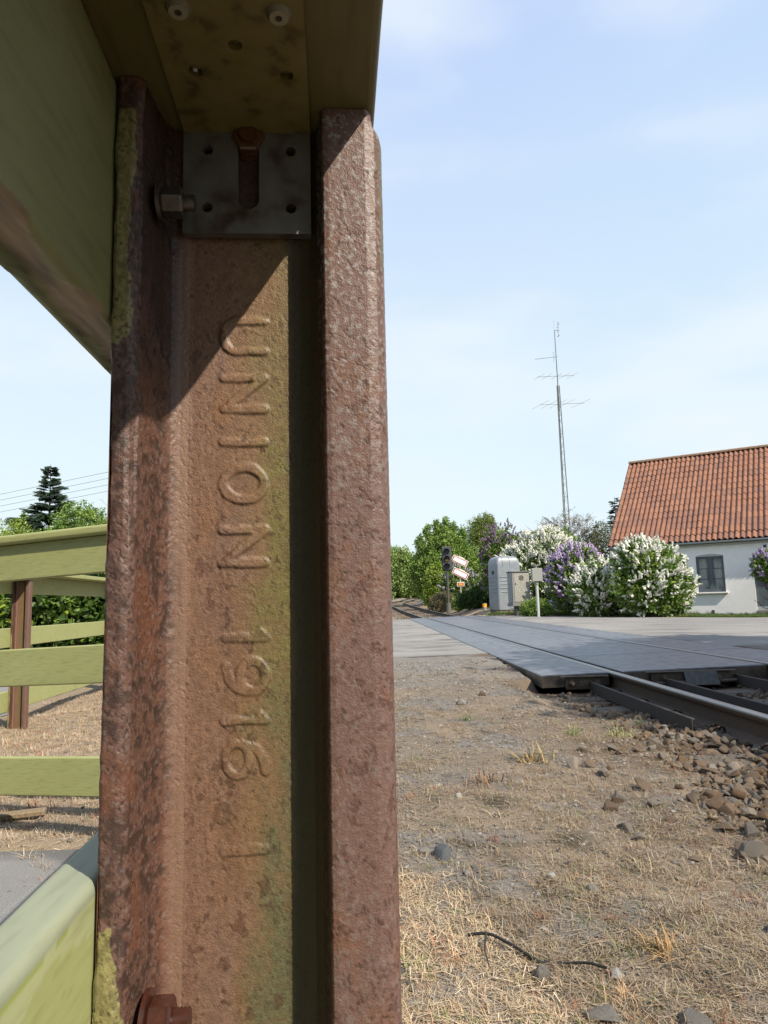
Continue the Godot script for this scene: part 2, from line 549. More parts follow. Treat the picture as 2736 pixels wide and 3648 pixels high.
func rail_post_mesh(fine: bool, bottom: float, top: float) -> ArrayMesh:
	var prof := resample(rail_profile(), 0.0007 if fine else 0.006)
	var ys := PackedFloat32Array()
	if fine:
		ys.append_array(lin(bottom, 0.56, 0.02)); ys.append_array(lin(0.56, top - 0.004, 0.00072)); ys.append_array(PackedFloat32Array([top - 0.004, top - 0.003, top - 0.002, top - 0.001, top]))
	else:
		ys.append_array(lin(bottom, top, 0.03)); ys.append(top)
	var na := FastNoiseLite.new(); na.seed = 1; na.frequency = 230.0; na.fractal_octaves = 3
	var nb := FastNoiseLite.new(); nb.seed = 2; nb.frequency = 28.0; nb.fractal_octaves = 4
	var nd := FastNoiseLite.new(); nd.seed = 6; nd.frequency = 420.0; nd.fractal_octaves = 2
	var nc := FastNoiseLite.new(); nc.seed = 3; nc.frequency = 90.0; nc.fractal_octaves = 3
	# raised lettering down the web: [glyph, where it starts (y), stroke strength]
	var words := [["U", 0.9672, 1.0], ["N", 0.9325, 1.0], ["I", 0.8975, 1.0], ["O", 0.8795, 1.0], ["N", 0.8435, 0.9], ["1", 0.7862, 0.6], ["9", 0.7705, 0.7], ["1", 0.7412, 0.8], ["6", 0.7265, 0.75], [".", 0.6935, 0.4], ["I", 0.6735, 0.7]]
	var glyphs := []
	for wd in words:
		var cap := 0.0238 if wd[1] > 0.8 else 0.0222
		var S := []
		for st in glyph(wd[0]):
			var q := PackedVector2Array()
			for p in st:
				q.append(Vector2(0.0492 + p.y * cap + (0.0 if wd[1] > 0.8 else 0.0020), wd[1] - p.x * (0.031 if wd[0] != "6" and wd[0] != "9" else 0.030)))
			S.append(q)
		glyphs.append([S, wd[1] + 0.004, wd[1] - 0.024, wd[2]])
	var nu := prof.size()
	var P := PackedVector3Array(); var C := PackedColorArray()
	P.resize(nu * ys.size()); C.resize(nu * ys.size())
	var nrm := PackedVector2Array()
	for i in nu:
		var t := (prof[mini(i + 1, nu - 1)] - prof[maxi(i - 1, 0)]).normalized()
		nrm.append(Vector2(-t.y, t.x))
	for j in ys.size():
		var y := ys[j]
		var here := []
		if fine:
			for g in glyphs:
				if y < g[1] and y > g[2]:
					here.append(g)
		for i in nu:
			var p := prof[i]
			var a := 0.0
			if fine:
				a = na.get_noise_3d(p.x, y, p.y)
			var b := nb.get_noise_3d(p.x, y * 0.6, p.y)
			var e := nc.get_noise_3d(p.x, y, p.y + 3.0)
			var b2 := nb.get_noise_3d(p.x + 7.0, y * 0.45, p.y)
			var pit := 0.0
			if fine:
				pit = ss(0.16, 0.42, nd.get_noise_3d(p.x, y * 0.7, p.y)) * ss(-0.25, 0.2, e + b * 0.5)
			var disp := 0.0
			var col: Color
			if p.x < 0.030:          # the foot: scaly dark rust
				var k := 1.0 - ss(0.0185, 0.028, p.x)
				disp = k * (a * 0.00025 + minf(e, 0.0) * 0.0010 + b * 0.0003) + (1.0 - k) * a * 0.0001
				col = Color(0.125, 0.063, 0.046).lerp(Color(0.052, 0.029, 0.023), ss(0.06, -0.22, e))
				col = col.lerp(Color(0.16, 0.065, 0.036), ss(0.12, 0.4, b2) * 0.7)
				col = col.lerp(Color(0.20, 0.15, 0.14), ss(0.2, 0.45, a) * 0.5)
				if p.x < 0.0128 and p.y > 0.0505:
					disp = a * 0.0002 + b * 0.0018 + b2 * 0.0020
					col = col.lerp(Color(0.125, 0.078, 0.066), 0.25 + 0.5 * b + 0.3 * e)
					# old paint that ran onto the edge beside each board
					var on := maxf(ss(0.935, 0.95, y + b * 0.02) * (1.0 - ss(1.062, 1.072, y)), 1.0 - ss(0.648, 0.66, y + b * 0.02))
					if p.x < 0.0104 + b2 * 0.007 + b * 0.004 + e * 0.0015 and on > 0.5:
						col = Color(0.235, 0.215, 0.088) * (0.9 + 0.4 * a + 0.35 * e)
						disp += 0.00025
				col = col.lerp(Color(0.022, 0.013, 0.011), pit * 0.7)
				disp -= pit * 0.0003
				col = col.lerp(Color(0.212, 0.128, 0.09), ss(0.0172, 0.028, p.x + b * 0.004))
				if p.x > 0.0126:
					col = col.lerp(Color(0.036, 0.023, 0.018), 0.75 * ss(0.915, 0.985, y + b * 0.05 + b2 * 0.03) * (1.0 - ss(0.019, 0.0295, p.x)))  # shade under the cap painted into the foot's inner face
			elif p.x < 0.105:        # the web
				disp = a * 0.00013 + b * 0.00018 + e * 0.00010
				col = Color(0.222, 0.137, 0.088).lerp(Color(0.242, 0.132, 0.066), ss(0.0, 0.45, b) * 0.7)
				col = col.lerp(Color(0.215, 0.150, 0.126), ss(-0.05, 0.4, b2) * 0.6)
				col = Color(0.212, 0.128, 0.09).lerp(col, ss(0.030, 0.052, p.x + b * 0.01))
				var run := nb.get_noise_3d(p.x * 3.2 + 2.0, y * 0.12, 9.0)
				col = col.lerp(Color(0.13, 0.07, 0.045), 0.4 * ss(0.08, 0.4, run))
				col = col.lerp(Color(0.26, 0.165, 0.11), 0.3 * ss(0.1, 0.4, -run))
				col = col.lerp(Color(0.235, 0.15, 0.07), ss(0.045, 0.07, p.x + b * 0.012) * 0.6)
				var gr := ss(0.060, 0.086, p.x + b * 0.016 + b2 * 0.010 + e * 0.004) * (0.5 + 0.5 * ss(0.95, 0.86, y))
				var gcol := Color(0.178, 0.17, 0.058).lerp(Color(0.128, 0.138, 0.074), ss(0.80, 0.70, y))
				col = col.lerp(gcol, minf(gr * 1.05, 0.97) * (0.62 + 0.38 * ss(-0.3, 0.12, e * 0.7 + b2 * 0.6 + a * 0.3)))
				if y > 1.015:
					col = col.lerp(Color(0.05, 0.03, 0.022), ss(1.015, 1.03, y) * 0.85)  # shade behind the bracket and in its slot, painted dark
				col = col * (0.93 + 0.55 * a * 0.5 + 0.16 * e)
				col = col.lerp(Color(0.075, 0.03, 0.02), ss(0.30, 0.45, e) * 0.55 * ss(0.05, 0.2, b2 + 0.1))
				col = col.lerp(Color(0.045, 0.043, 0.022), ss(0.084, 0.092, p.x + b * 0.004) * 0.85)  # groove beside the head: its shade painted into the colour
				col = col.lerp(Color(0.05, 0.028, 0.02), pit * 0.6)
				disp -= pit * 0.00016
				var up := 0.0
				for g in here:
					for st in g[0]:
						for q in st.size() - 1:
							var dd := seg_dist(Vector2(p.x, y + e * 0.0007), st[q], st[q + 1])
							if dd < 0.0052:
								up = maxf(up, g[3] * (1.0 - ss(0.0014, 0.0033, dd + b * 0.0010 + e * 0.0005)))
				disp += up * 0.00112 * clampf(0.85 + 0.6 * b2, 0.6, 1.1)
				if up > 0.05:
					col = col.lerp(col * 1.1, up) * (1.0 - 0.28 * ss(0.05, 0.3, up) * (1.0 - ss(0.45, 0.8, up)))
			else:                    # the head
				disp = a * 0.00016 + e * 0.00012 - ss(0.25, 0.5, e) * 0.0002
				col = Color(0.195, 0.116, 0.101).lerp(Color(0.215, 0.105, 0.07), ss(0.15, 0.45, b) * 0.6)
				col = col.lerp(Color(0.045, 0.026, 0.022), pit * 0.65)
				disp -= pit * 0.0002
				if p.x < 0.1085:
					col = col.lerp(Color(0.03, 0.022, 0.017), 0.8)  # underside of the head painted near black for shade
				col = col.lerp(Color(0.31, 0.28, 0.285), ss(0.12, 0.4, a * 1.25 + b2 * 0.25) * lerpf(0.25, 1.0, ss(0.82, 1.0, y)))
				col = col.lerp(Color(0.09, 0.04, 0.032), ss(0.26, 0.42, e) * 0.5 * (1.0 - ss(0.9, 1.0, y)))
				if p.x > 0.141 and y > 0.99:
					col = col.lerp(Color(0.16, 0.17, 0.09), 0.5)
				disp -= 0.012 * pow(ss(top - 0.02, top + 0.002, y), 2.0) * ss(0.134, 0.144, p.x)
			if p.x >= 0.105:
				col = Color(col.r * 0.84, col.g * 0.83, col.b * 0.80)
			elif p.x >= 0.030:
				col = Color(col.r * 0.94, col.g * 0.87, col.b * 0.84)
			var q2 := p + nrm[i] * disp
			P[j * nu + i] = Vector3(q2.x, y, q2.y)
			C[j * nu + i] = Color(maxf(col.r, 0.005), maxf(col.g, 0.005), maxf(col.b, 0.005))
	var mb := MB.new()
	mb.grid(P, C, nu, ys.size(), 1.0)
	# the far half, plain, and the top end
	var back := resample(rail_profile(), 0.004)
	var P2 := PackedVector3Array(); var C2 := PackedColorArray()
	for y in PackedFloat32Array([bottom, lerpf(bottom, top, 0.25), lerpf(bottom, top, 0.5), lerpf(bottom, top, 0.75), top]):
		for i in back.size():
			P2.append(Vector3(back[i].x, y, -back[i].y)); C2.append(Color(0.2, 0.1, 0.07))
	mb.grid(P2, C2, back.size(), 5, -1.0)
	var cap := rail_profile()
	if fine:
		for i in cap.size():
			cap[i].x = minf(cap[i].x, 0.1335)
	for i in cap.size() - 1:
		mb.quad(Vector3(cap[i].x, top - 0.0002, cap[i].y), Vector3(cap[i + 1].x, top - 0.0002, cap[i + 1].y), Vector3(cap[i + 1].x, top - 0.0002, -cap[i + 1].y), Vector3(cap[i].x, top - 0.0002, -cap[i].y), Color(0.13, 0.075, 0.055))
	mb.quad(Vector3(0, bottom, 0.0545), Vector3(0, top, 0.0545), Vector3(0, top, -0.0545), Vector3(0, bottom, -0.0545), Color(0.2, 0.1, 0.07))
	return mb.put()

# a board along z: cross-section in x (u0..u1) and y (y0..y1) with rounded edges, coloured by kind
func board_mesh(u0: float, u1: float, y0: float, y1: float, z0: float, z1: float, kind := 0, rad := 0.004, f0 := 0.0, f1 := 0.0) -> ArrayMesh:
	var sec := PackedVector2Array()
	for q in [[u1, y0, 270.0], [u1, y1, 0.0], [u0, y1, 90.0], [u0, y0, 180.0]]:
		var cx: float = q[0] - rad if q[0] == u1 else q[0] + rad
		var cy: float = q[1] - rad if q[1] == y1 else q[1] + rad
		sec.append_array(arc(cx, cy, rad, rad, q[2], q[2] + 90.0, 4))
	sec.append(sec[0])
	if f1 > f0:
		sec = resample(sec, 0.0022)
	else:
		sec = resample(sec, 0.03)
	var zs := PackedFloat32Array()
	if f1 > f0:
		zs.append_array(lin(z0, f0, 0.08)); zs.append_array(lin(f0, f1, 0.0025)); zs.append_array(lin(f1, z1, 0.08))
	else:
		zs.append_array(lin(z0, z1, 0.12))
	zs.append(z1)
	var na := FastNoiseLite.new(); na.seed = 61 + kind; na.frequency = 34.0; na.fractal_octaves = 4
	var nb := FastNoiseLite.new(); nb.seed = 67 + kind; nb.frequency = 7.0; nb.fractal_octaves = 3
	var ng := FastNoiseLite.new(); ng.seed = 69 + kind; ng.frequency = 160.0; ng.fractal_octaves = 3
	var P := PackedVector3Array(); var C := PackedColorArray()
	for z in zs:
		for p in sec:
			var a := na.get_noise_3d(p.x, p.y, z * 0.45)
			var b := nb.get_noise_3d(p.x * 0.4, p.y * 0.4, z)
			var g := ng.get_noise_3d(p.x, p.y, z * 0.12)
			var col := (PAINT if kind != 1 else Color(0.205, 0.205, 0.088)) * (1.0 + 0.05 * b + 0.03 * a)  # top side board: same paint darkened to imitate shade
			col.b += 0.01 * b
			col *= 1.0 + 0.07 * g
			col = col.lerp(Color(0.10, 0.085, 0.045), ss(0.50, 0.56, g) * 0.22)
			var dn := Vector2.ZERO
			if kind == 1 and p.y < y0 + 0.0035:           # underside: flaking paint, bare grey wood, moss
				var t := (p.x - u0) / (u1 - u0)
				var flake := ss(-0.03, 0.03, a * 0.8 + b * 0.5 + 0.42 - absf(t - 0.62) * 1.5)
				col = col.lerp(Color(0.30, 0.225, 0.155) * (0.85 + 0.6 * g), flake)
				dn = Vector2(0, 1) * 0.0009 * flake
				var moss := ss(-0.02, 0.12, b * 0.9 + a * 0.4 + 0.30 - absf(t - 0.22) * 2.2)
				col = col.lerp(Color(0.075, 0.085, 0.018) * (1.0 + 0.5 * g), moss * 0.85)
				dn -= Vector2(0, 1) * 0.001 * moss
			elif kind == 2:
				if p.y > y1 - 0.0065:                    # top of the lower board: sky reflection painted in as grey
					col = Color(0.27, 0.30, 0.215) * (1.0 + 0.08 * a)
				elif p.x > u1 - 0.003 and p.y > y1 - 0.018 + a * 0.012:
					col = Color(0.37, 0.395, 0.21) if p.y < y1 - 0.0075 + b * 0.004 else Color(0.27, 0.31, 0.085)
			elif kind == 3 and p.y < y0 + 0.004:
				col = Color(0.12, 0.10, 0.036) * (1.0 + 0.15 * a)  # underside of the cap: shade painted into the colour
			var ctr := Vector2((u0 + u1) * 0.5, (y0 + y1) * 0.5)
			var q := p + dn + (p - ctr).normalized() * 0.0004 * b
			P.append(Vector3(q.x, q.y, z)); C.append(Color(maxf(col.r, 0.01), maxf(col.g, 0.01), maxf(col.b, 0.01)))
	var mb := MB.new()
	mb.grid(P, C, sec.size(), zs.size(), -1.0)
	for e in [z0, z1]:
		for i in sec.size() - 1:
			mb.otri(Vector3((u0 + u1) * 0.5, (y0 + y1) * 0.5, e), Vector3(sec[i].x, sec[i].y, e), Vector3(sec[i + 1].x, sec[i + 1].y, e), Vector3((u0 + u1) * 0.5, (y0 + y1) * 0.5, (z0 + z1) * 0.5), Color(0.3, 0.25, 0.14))
	var ctr3 := Vector2((u0 + u1) * 0.5, (y0 + y1) * 0.5)
	for i in mb.n.size():
		var r := Vector2(mb.v[i].x, mb.v[i].y) - ctr3
		if absf(mb.n[i].z) < 0.7 and mb.n[i].x * r.x + mb.n[i].y * r.y < 0.0:
			mb.n[i] = -mb.n[i]
	return mb.put()

func nut(axis_from: Vector3, dir: Vector3, r: float, washer: float, h: float, stem: float, col: Color) -> Array:
	var a := MB.new()
	a.cyl(axis_from, axis_from + dir * 0.0022, washer, washer, 24, col)
	var b := MB.new()
	b.cyl(axis_from + dir * 0.0022, axis_from + dir * (0.0032), r * 0.92, r, 6, col, true, false)
	b.cyl(axis_from + dir * 0.0032, axis_from + dir * (h), r, r, 6, col, false, false)
	b.cyl(axis_from + dir * h, axis_from + dir * (h + 0.0012), r, r * 0.88, 6, col, true, false)
	var s := MB.new()
	var k := 0.0
	while k < stem:
		s.cyl(axis_from + dir * (h + k), axis_from + dir * (h + k + 0.0009), r * 0.5, r * 0.56, 18, col)
		s.cyl(axis_from + dir * (h + k + 0.0009), axis_from + dir * (h + k + 0.0018), r * 0.56, r * 0.5, 18, col)
		k += 0.0018
	return [a.put(), b.put(), s.put()]

func csg_plate(called: String, parent: Node3D, size: Vector3, at: Vector3, holes: Array, axis_y: bool, m: Material) -> CSGBox3D:
	var b := CSGBox3D.new()
	b.name = called
	b.size = size
	b.position = at
	b.material = m
	for h in holes:
		if h.size() == 3:
			var cy := CSGCylinder3D.new()
			cy.operation = CSGShape3D.OPERATION_SUBTRACTION
			cy.radius = h[2]; cy.height = 0.05; cy.sides = 20
			cy.name = "hole"
			cy.position = Vector3(h[0], h[1], 0) - Vector3(at.x, at.y, 0) if not axis_y else Vector3(h[0] - at.x, 0, h[1] - at.z)
			if not axis_y:
				cy.rotation_degrees.x = 90
			cy.material = m
			b.add_child(cy, true)
		else:
			var bx := CSGBox3D.new()
			bx.operation = CSGShape3D.OPERATION_SUBTRACTION
			bx.name = "slot"
			bx.size = Vector3(h[2], h[3], 0.05)
			bx.position = Vector3(h[0] - at.x, h[1] - at.y, 0)
			bx.material = m
			b.add_child(bx, true)
	parent.add_child(b, true)
	return b

func build_near_fence() -> void:
	var yaw := 0.07
	var right := Vector3(cos(yaw), 0, -sin(yaw))
	var back := Vector3(sin(yaw), 0, cos(yaw))
	var bs := Basis(right, Vector3.UP, back)
	bs = Basis(Vector3(0, 0, 1), -0.007) * bs
	var at := Vector3(-0.1418 - 0.8 * 0.007, 0, -0.4045)
	var f := thing("rail_fence", "close-up fence of rusty lettered rail posts carrying olive painted boards", "fence", at, bs)
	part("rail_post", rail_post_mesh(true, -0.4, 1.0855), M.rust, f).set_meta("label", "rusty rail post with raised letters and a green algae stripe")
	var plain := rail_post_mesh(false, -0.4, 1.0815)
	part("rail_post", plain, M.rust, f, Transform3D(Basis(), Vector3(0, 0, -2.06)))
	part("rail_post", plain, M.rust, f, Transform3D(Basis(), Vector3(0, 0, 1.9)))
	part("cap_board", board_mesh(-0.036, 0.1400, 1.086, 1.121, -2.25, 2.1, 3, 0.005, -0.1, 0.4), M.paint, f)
	part("side_board", board_mesh(-0.0300, -0.0016, 0.948, 1.0852, -2.25, 2.1, 1, 0.004, -0.16, 0.34), M.paint, f).set_meta("label", "top side board with flaking paint and moss underneath")
	part("side_board", board_mesh(-0.0285, -0.0016, 0.527, 0.674, -2.25, 2.1, 2, 0.005, -0.12, 0.34), M.paint, f)
	part("side_board", board_mesh(-0.0285, -0.0016, 0.10, 0.245, -2.25, 2.1, 0, 0.005), M.paint, f)
	# slotted angle bracket under the cap board
	var gm := StandardMaterial3D.new()
	gm.albedo_color = Color(0.18, 0.175, 0.165).linear_to_srgb(); gm.metallic = 0.5; gm.roughness = 0.5
	gm.uv1_triplanar = true; gm.uv1_scale = Vector3.ONE * 14.0; gm.albedo_texture = noise_tex(43, 0.008, FastNoiseLite.TYPE_SIMPLEX_SMOOTH, 4, Color(0.62, 0.50, 0.40), Color(1, 1, 1), 256, 0.4, Color(0.9, 0.88, 0.85))
	var pm := StandardMaterial3D.new()
	pm.albedo_color = Color(0.16, 0.13, 0.044).linear_to_srgb(); pm.roughness = 0.55
	pm.uv1_triplanar = true; pm.uv1_scale = Vector3.ONE * 9.0; pm.albedo_texture = noise_tex(41, 0.02, FastNoiseLite.TYPE_SIMPLEX_SMOOTH, 5, Color(0.62, 0.58, 0.52), Color(1, 1, 1), 256, 0.35, Color(0.93, 0.92, 0.88))
	csg_plate("angle_bracket", f, Vector3(0.075, 0.068, 0.006), Vector3(0.0638, 1.0522, 0.0125), [[0.0405, 1.0705, 0.0031], [0.0895, 1.0705, 0.0031], [0.0405, 1.034, 0.0031], [0.0895, 1.034, 0.0031], [0.0645, 1.0635, 0.0125, 0.048], [0.0645, 1.0395, 0.00625]], false, gm)
	csg_plate("bracket_plate", f, Vector3(0.075, 0.0034, 0.15), Vector3(0.0640, 1.0839, 0.0885), [[0.066, 0.083, 0.0036], [0.0425, 0.064, 0.0036], [0.0905, 0.063, 0.0036]], true, pm).set_meta("label", "painted steel plate with screws under the cap board")
	for s in [[0.0895, 0.1035], [0.0425, 0.1050]]:
		var sc := MB.new()
		sc.cyl(Vector3(s[0], 1.0821, s[1]), Vector3(s[0], 1.0795, s[1]), 0.0062, 0.0045, 22, Color(0.24, 0.22, 0.155))
		sc.cyl(Vector3(s[0], 1.0797, s[1]), Vector3(s[0], 1.0792, s[1]), 0.0018, 0.0018, 6, Color(0.04, 0.035, 0.02))
		part("screw", sc.put(), M.gloss, f)
	var sk := MB.new()
	sk.cyl(Vector3(0.0425, 1.085, 0.064), Vector3(0.0425, 1.083, 0.064), 0.0022, 0.0012, 12, Color(0.4, 0.4, 0.4))
	part("screw", sk.put(), M.gloss, f)
	for w in [[Vector3(0.0172, 1.0255, 0.034), 0.0083, 0.0102, 0.0128, 0.007, Color(0.21, 0.18, 0.165), M.galv], [Vector3(0.0180, 0.602, 0.036), 0.0118, 0.0150, 0.0125, 0.008, Color(0.07, 0.022, 0.015), M.wetrust], [Vector3(0.0645, 1.0785, 0.0080), 0.0098, 0.0104, 0.0095, 0.0036, Color(0.13, 0.055, 0.02), M.wetrust]]:
		var dir := Vector3(1, 0, 0) if w[0].z > 0.02 else Vector3(0, 0, 1)
		var k := nut(w[0], dir, w[1], w[2], w[3], w[4], w[5])
		var b := part("bolt", k[2], w[6], f)
		part("washer", k[0], w[6], b)
		part("nut", k[1], w[6], b)
	# the fence that turns off to the left behind it
	var ax := Vector3(0.954, 0, 0.30).normalized()
	var nb := Vector3(-0.30, 0, 0.954).normalized()
	var turned := Basis(ax, Vector3.UP, nb)
	turned = Basis(nb, 0.036) * turned
	var g := thing("rail_fence", "olive board fence crossing behind the rusty post, three boards facing the viewer", "fence", Vector3(-1.287, 0, -2.76), turned)
	var along_x := Basis(Vector3(0, 0, -1), Vector3.UP, Vector3(1, 0, 0))      # local z of the boards runs along x
	var tb := Transform3D(along_x, Vector3.ZERO)
	part("cap_board", board_mesh(-0.026, 0.16, 1.079, 1.116, -2.6, 1.03, 0, 0.012), M.paint, g, tb)
	part("side_board", board_mesh(0, 0.028, 0.935, 1.0786, -2.6, 1.03, 0, 0.006), M.paint, g, tb)
	part("side_board", board_mesh(0, 0.028, 0.524, 0.667, -2.6, 1.03, 0, 0.006), M.paint, g, tb)
	part("side_board", board_mesh(0, 0.028, 0.118, 0.259, -2.6, 1.03, 0, 0.006), M.paint, g, tb)
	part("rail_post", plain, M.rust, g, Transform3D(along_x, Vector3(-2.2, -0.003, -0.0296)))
	var h := thing("rail_fence", "farther olive board fence with a short rusty rail post standing in dry grass", "fence", Vector3(-2.745, 0.0, -5.27), Basis(right, Vector3.UP, back))
	var slim := Basis().scaled(Vector3(0.82, 1, 0.82))
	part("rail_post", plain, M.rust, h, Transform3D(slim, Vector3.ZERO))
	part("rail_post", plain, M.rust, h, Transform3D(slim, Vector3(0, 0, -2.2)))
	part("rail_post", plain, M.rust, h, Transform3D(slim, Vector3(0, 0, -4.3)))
	part("cap_board", board_mesh(-0.036, 0.155, 1.0815, 1.116, -4.6, 1.3, 0, 0.006), M.paint, h)
	for yy in [[0.942, 1.0808], [0.555, 0.695], [0.10, 0.245]]:
		part("side_board", board_mesh(-0.0300, -0.0016, yy[0], yy[1], -4.6, 1.3, 0, 0.005), M.paint, h)

# ---------------------------------------------------------------- track and crossing
func build_track() -> void:
	var t := thing("railway_track", "single railway track running away over the crossing and curving off between bushes", "railway track")
	var ds := PackedFloat32Array()
	ds.append_array(lin(-4, 6, 0.5)); ds.append_array(lin(6, 34, 1.0)); ds.append_array(lin(34, 150, 1.5)); ds.append(150.0)
	var body := PackedVector2Array([Vector2(-0.072, -0.172), Vector2(-0.072, -0.160), Vector2(-0.02, -0.146), Vector2(-0.009, -0.13), Vector2(-0.008, -0.06), Vector2(-0.012, -0.048), Vector2(-0.034, -0.038), Vector2(-0.036, -0.014)])
	var top := PackedVector2Array([Vector2(-0.036, -0.014), Vector2(-0.0345, -0.006), Vector2(-0.028, -0.0015), Vector2(0, 0), Vector2(0.028, -0.0015), Vector2(0.0345, -0.006), Vector2(0.036, -0.014)])
	for side in [-1.0, 1.0]:
		var mesh: ArrayMesh = null
		for which in 2:
			var pr := PackedVector2Array()
			if which == 0:
				pr = body.duplicate()
			else:
				pr = top.duplicate()
			for half in ([1.0, -1.0] if which == 0 else [1.0]):
				var mb := MB.new()
				var P := PackedVector3Array(); var C := PackedColorArray()
				for d in ds:
					var o := Vector3(xc(d) + side * 0.7475, rail_y(side * 0.7475, d), -d)
					for p in pr:
						P.append(o + Vector3(p.x * half, p.y, 0))
						var k := nz.get_noise_2d(d * 3.0, p.y * 40.0)
						C.append(Color(0.105, 0.072, 0.052) * (1.0 + 0.3 * k) if which == 0 else (Color(0.40, 0.41, 0.43) if absf(p.x) < 0.034 else Color(0.17, 0.15, 0.14)))
				mb.grid(P, C, pr.size(), ds.size(), half)
				var ctr := PackedVector3Array()
				for j in ds.size():
					for i in pr.size():
						var q := mb.n[j * pr.size() + i]
						var want := Vector3(pr[i].x * half, 0.02 if which == 1 else 0.0, 0)
						if q.dot(want) < 0.0:
							mb.n[j * pr.size() + i] = -q
				mesh = mb.put(mesh)
		var r := part("running_rail", mesh, M.railside, t)
		r.set_surface_override_material(0, M.railside)
		r.set_surface_override_material(1, M.railside)
		r.set_surface_override_material(2, M.steel)
	# sleepers and rail clips
	var sl := MB.new()
	sl.box(Vector3.ZERO, Vector3(2.5, 0.2, 0.25), Color(0.17, 0.15, 0.128), 0.02)
	var slm := sl.put()
	var cm := MB.new()
	for e in [-0.035, 0.035]:
		var loop := []
		for k in 9:
			var a := PI * (1.15 * k / 8.0 - 0.1)
			loop.append(Vector3(0.02 + 0.042 * cos(a) * 0.8, 0.012 + 0.030 * sin(a), e + 0.012 * cos(a * 2.0)))
		cm.tube(loop, 0.0085, 0.0085, 8, Color(0.10, 0.065, 0.045))
	cm.box(Vector3(0.035, -0.005, 0), Vector3(0.075, 0.03, 0.11), Color(0.085, 0.065, 0.05), 0.006)
	var clip := cm.put()
	var d := 0.9
	var count := 0
	while d < 78.0:
		if d < 6.5 or d > 30.4:
			var cx := xc(d)
			var y := rail_y(0, d) - 0.175
			var bs := Basis(Vector3(0, 0, 1), 0.02)
			part("sleeper", slm, M.stone, t, Transform3D(bs, Vector3(cx, y - 0.1, -d)))
			if d < 8.0:
				for s in [-1.0, 1.0]:
					for o in [-1.0, 1.0]:
						var b2 := bs if o > 0.0 else bs * Basis(Vector3.UP, PI)
						part("rail_clip", clip, M.railside, t, Transform3D(b2, Vector3(cx + s * 0.7475 + o * 0.082, rail_y(s * 0.7475, d) - 0.158, -d)))
		d += 0.6 if d < 32.0 else 0.62
	# angle bars bolted along the sleepers, running in under the crossing
	for q in [[-0.98, 0.0, 4.55, 6.62], [-0.30, 0.0, 2.3, 6.66], [0.36, 0.0, 2.3, 6.66]]:
		var mb := MB.new()
		var a := Vector3(xc(q[2]) + q[0], rail_y(q[0], q[2]) - 0.125, -q[2])
		var b := Vector3(xc(q[3]) + q[0], rail_y(q[0], q[3]) - 0.125, -q[3])
		var dirz := (b - a).normalized()
		var bb := Basis(Vector3.UP.cross(-dirz).normalized(), Vector3.UP, -dirz)
		var ln := a.distance_to(b)
		mb.box((a + b) * 0.5, Vector3(0.012, 0.10, ln), Color(0.055, 0.05, 0.047), 0.003, bb)
		mb.box((a + b) * 0.5 + bb.x * 0.040 + Vector3(0, -0.044, 0), Vector3(0.068, 0.012, ln), Color(0.065, 0.058, 0.052), 0.003, bb)
		mb.box((a + b) * 0.5 + bb.x * 0.012 + Vector3(0, 0.046, 0), Vector3(0.012, 0.010, ln), Color(0.13, 0.115, 0.10), 0.002, bb)
		part("angle_bar", mb.put(), M.railside, t)

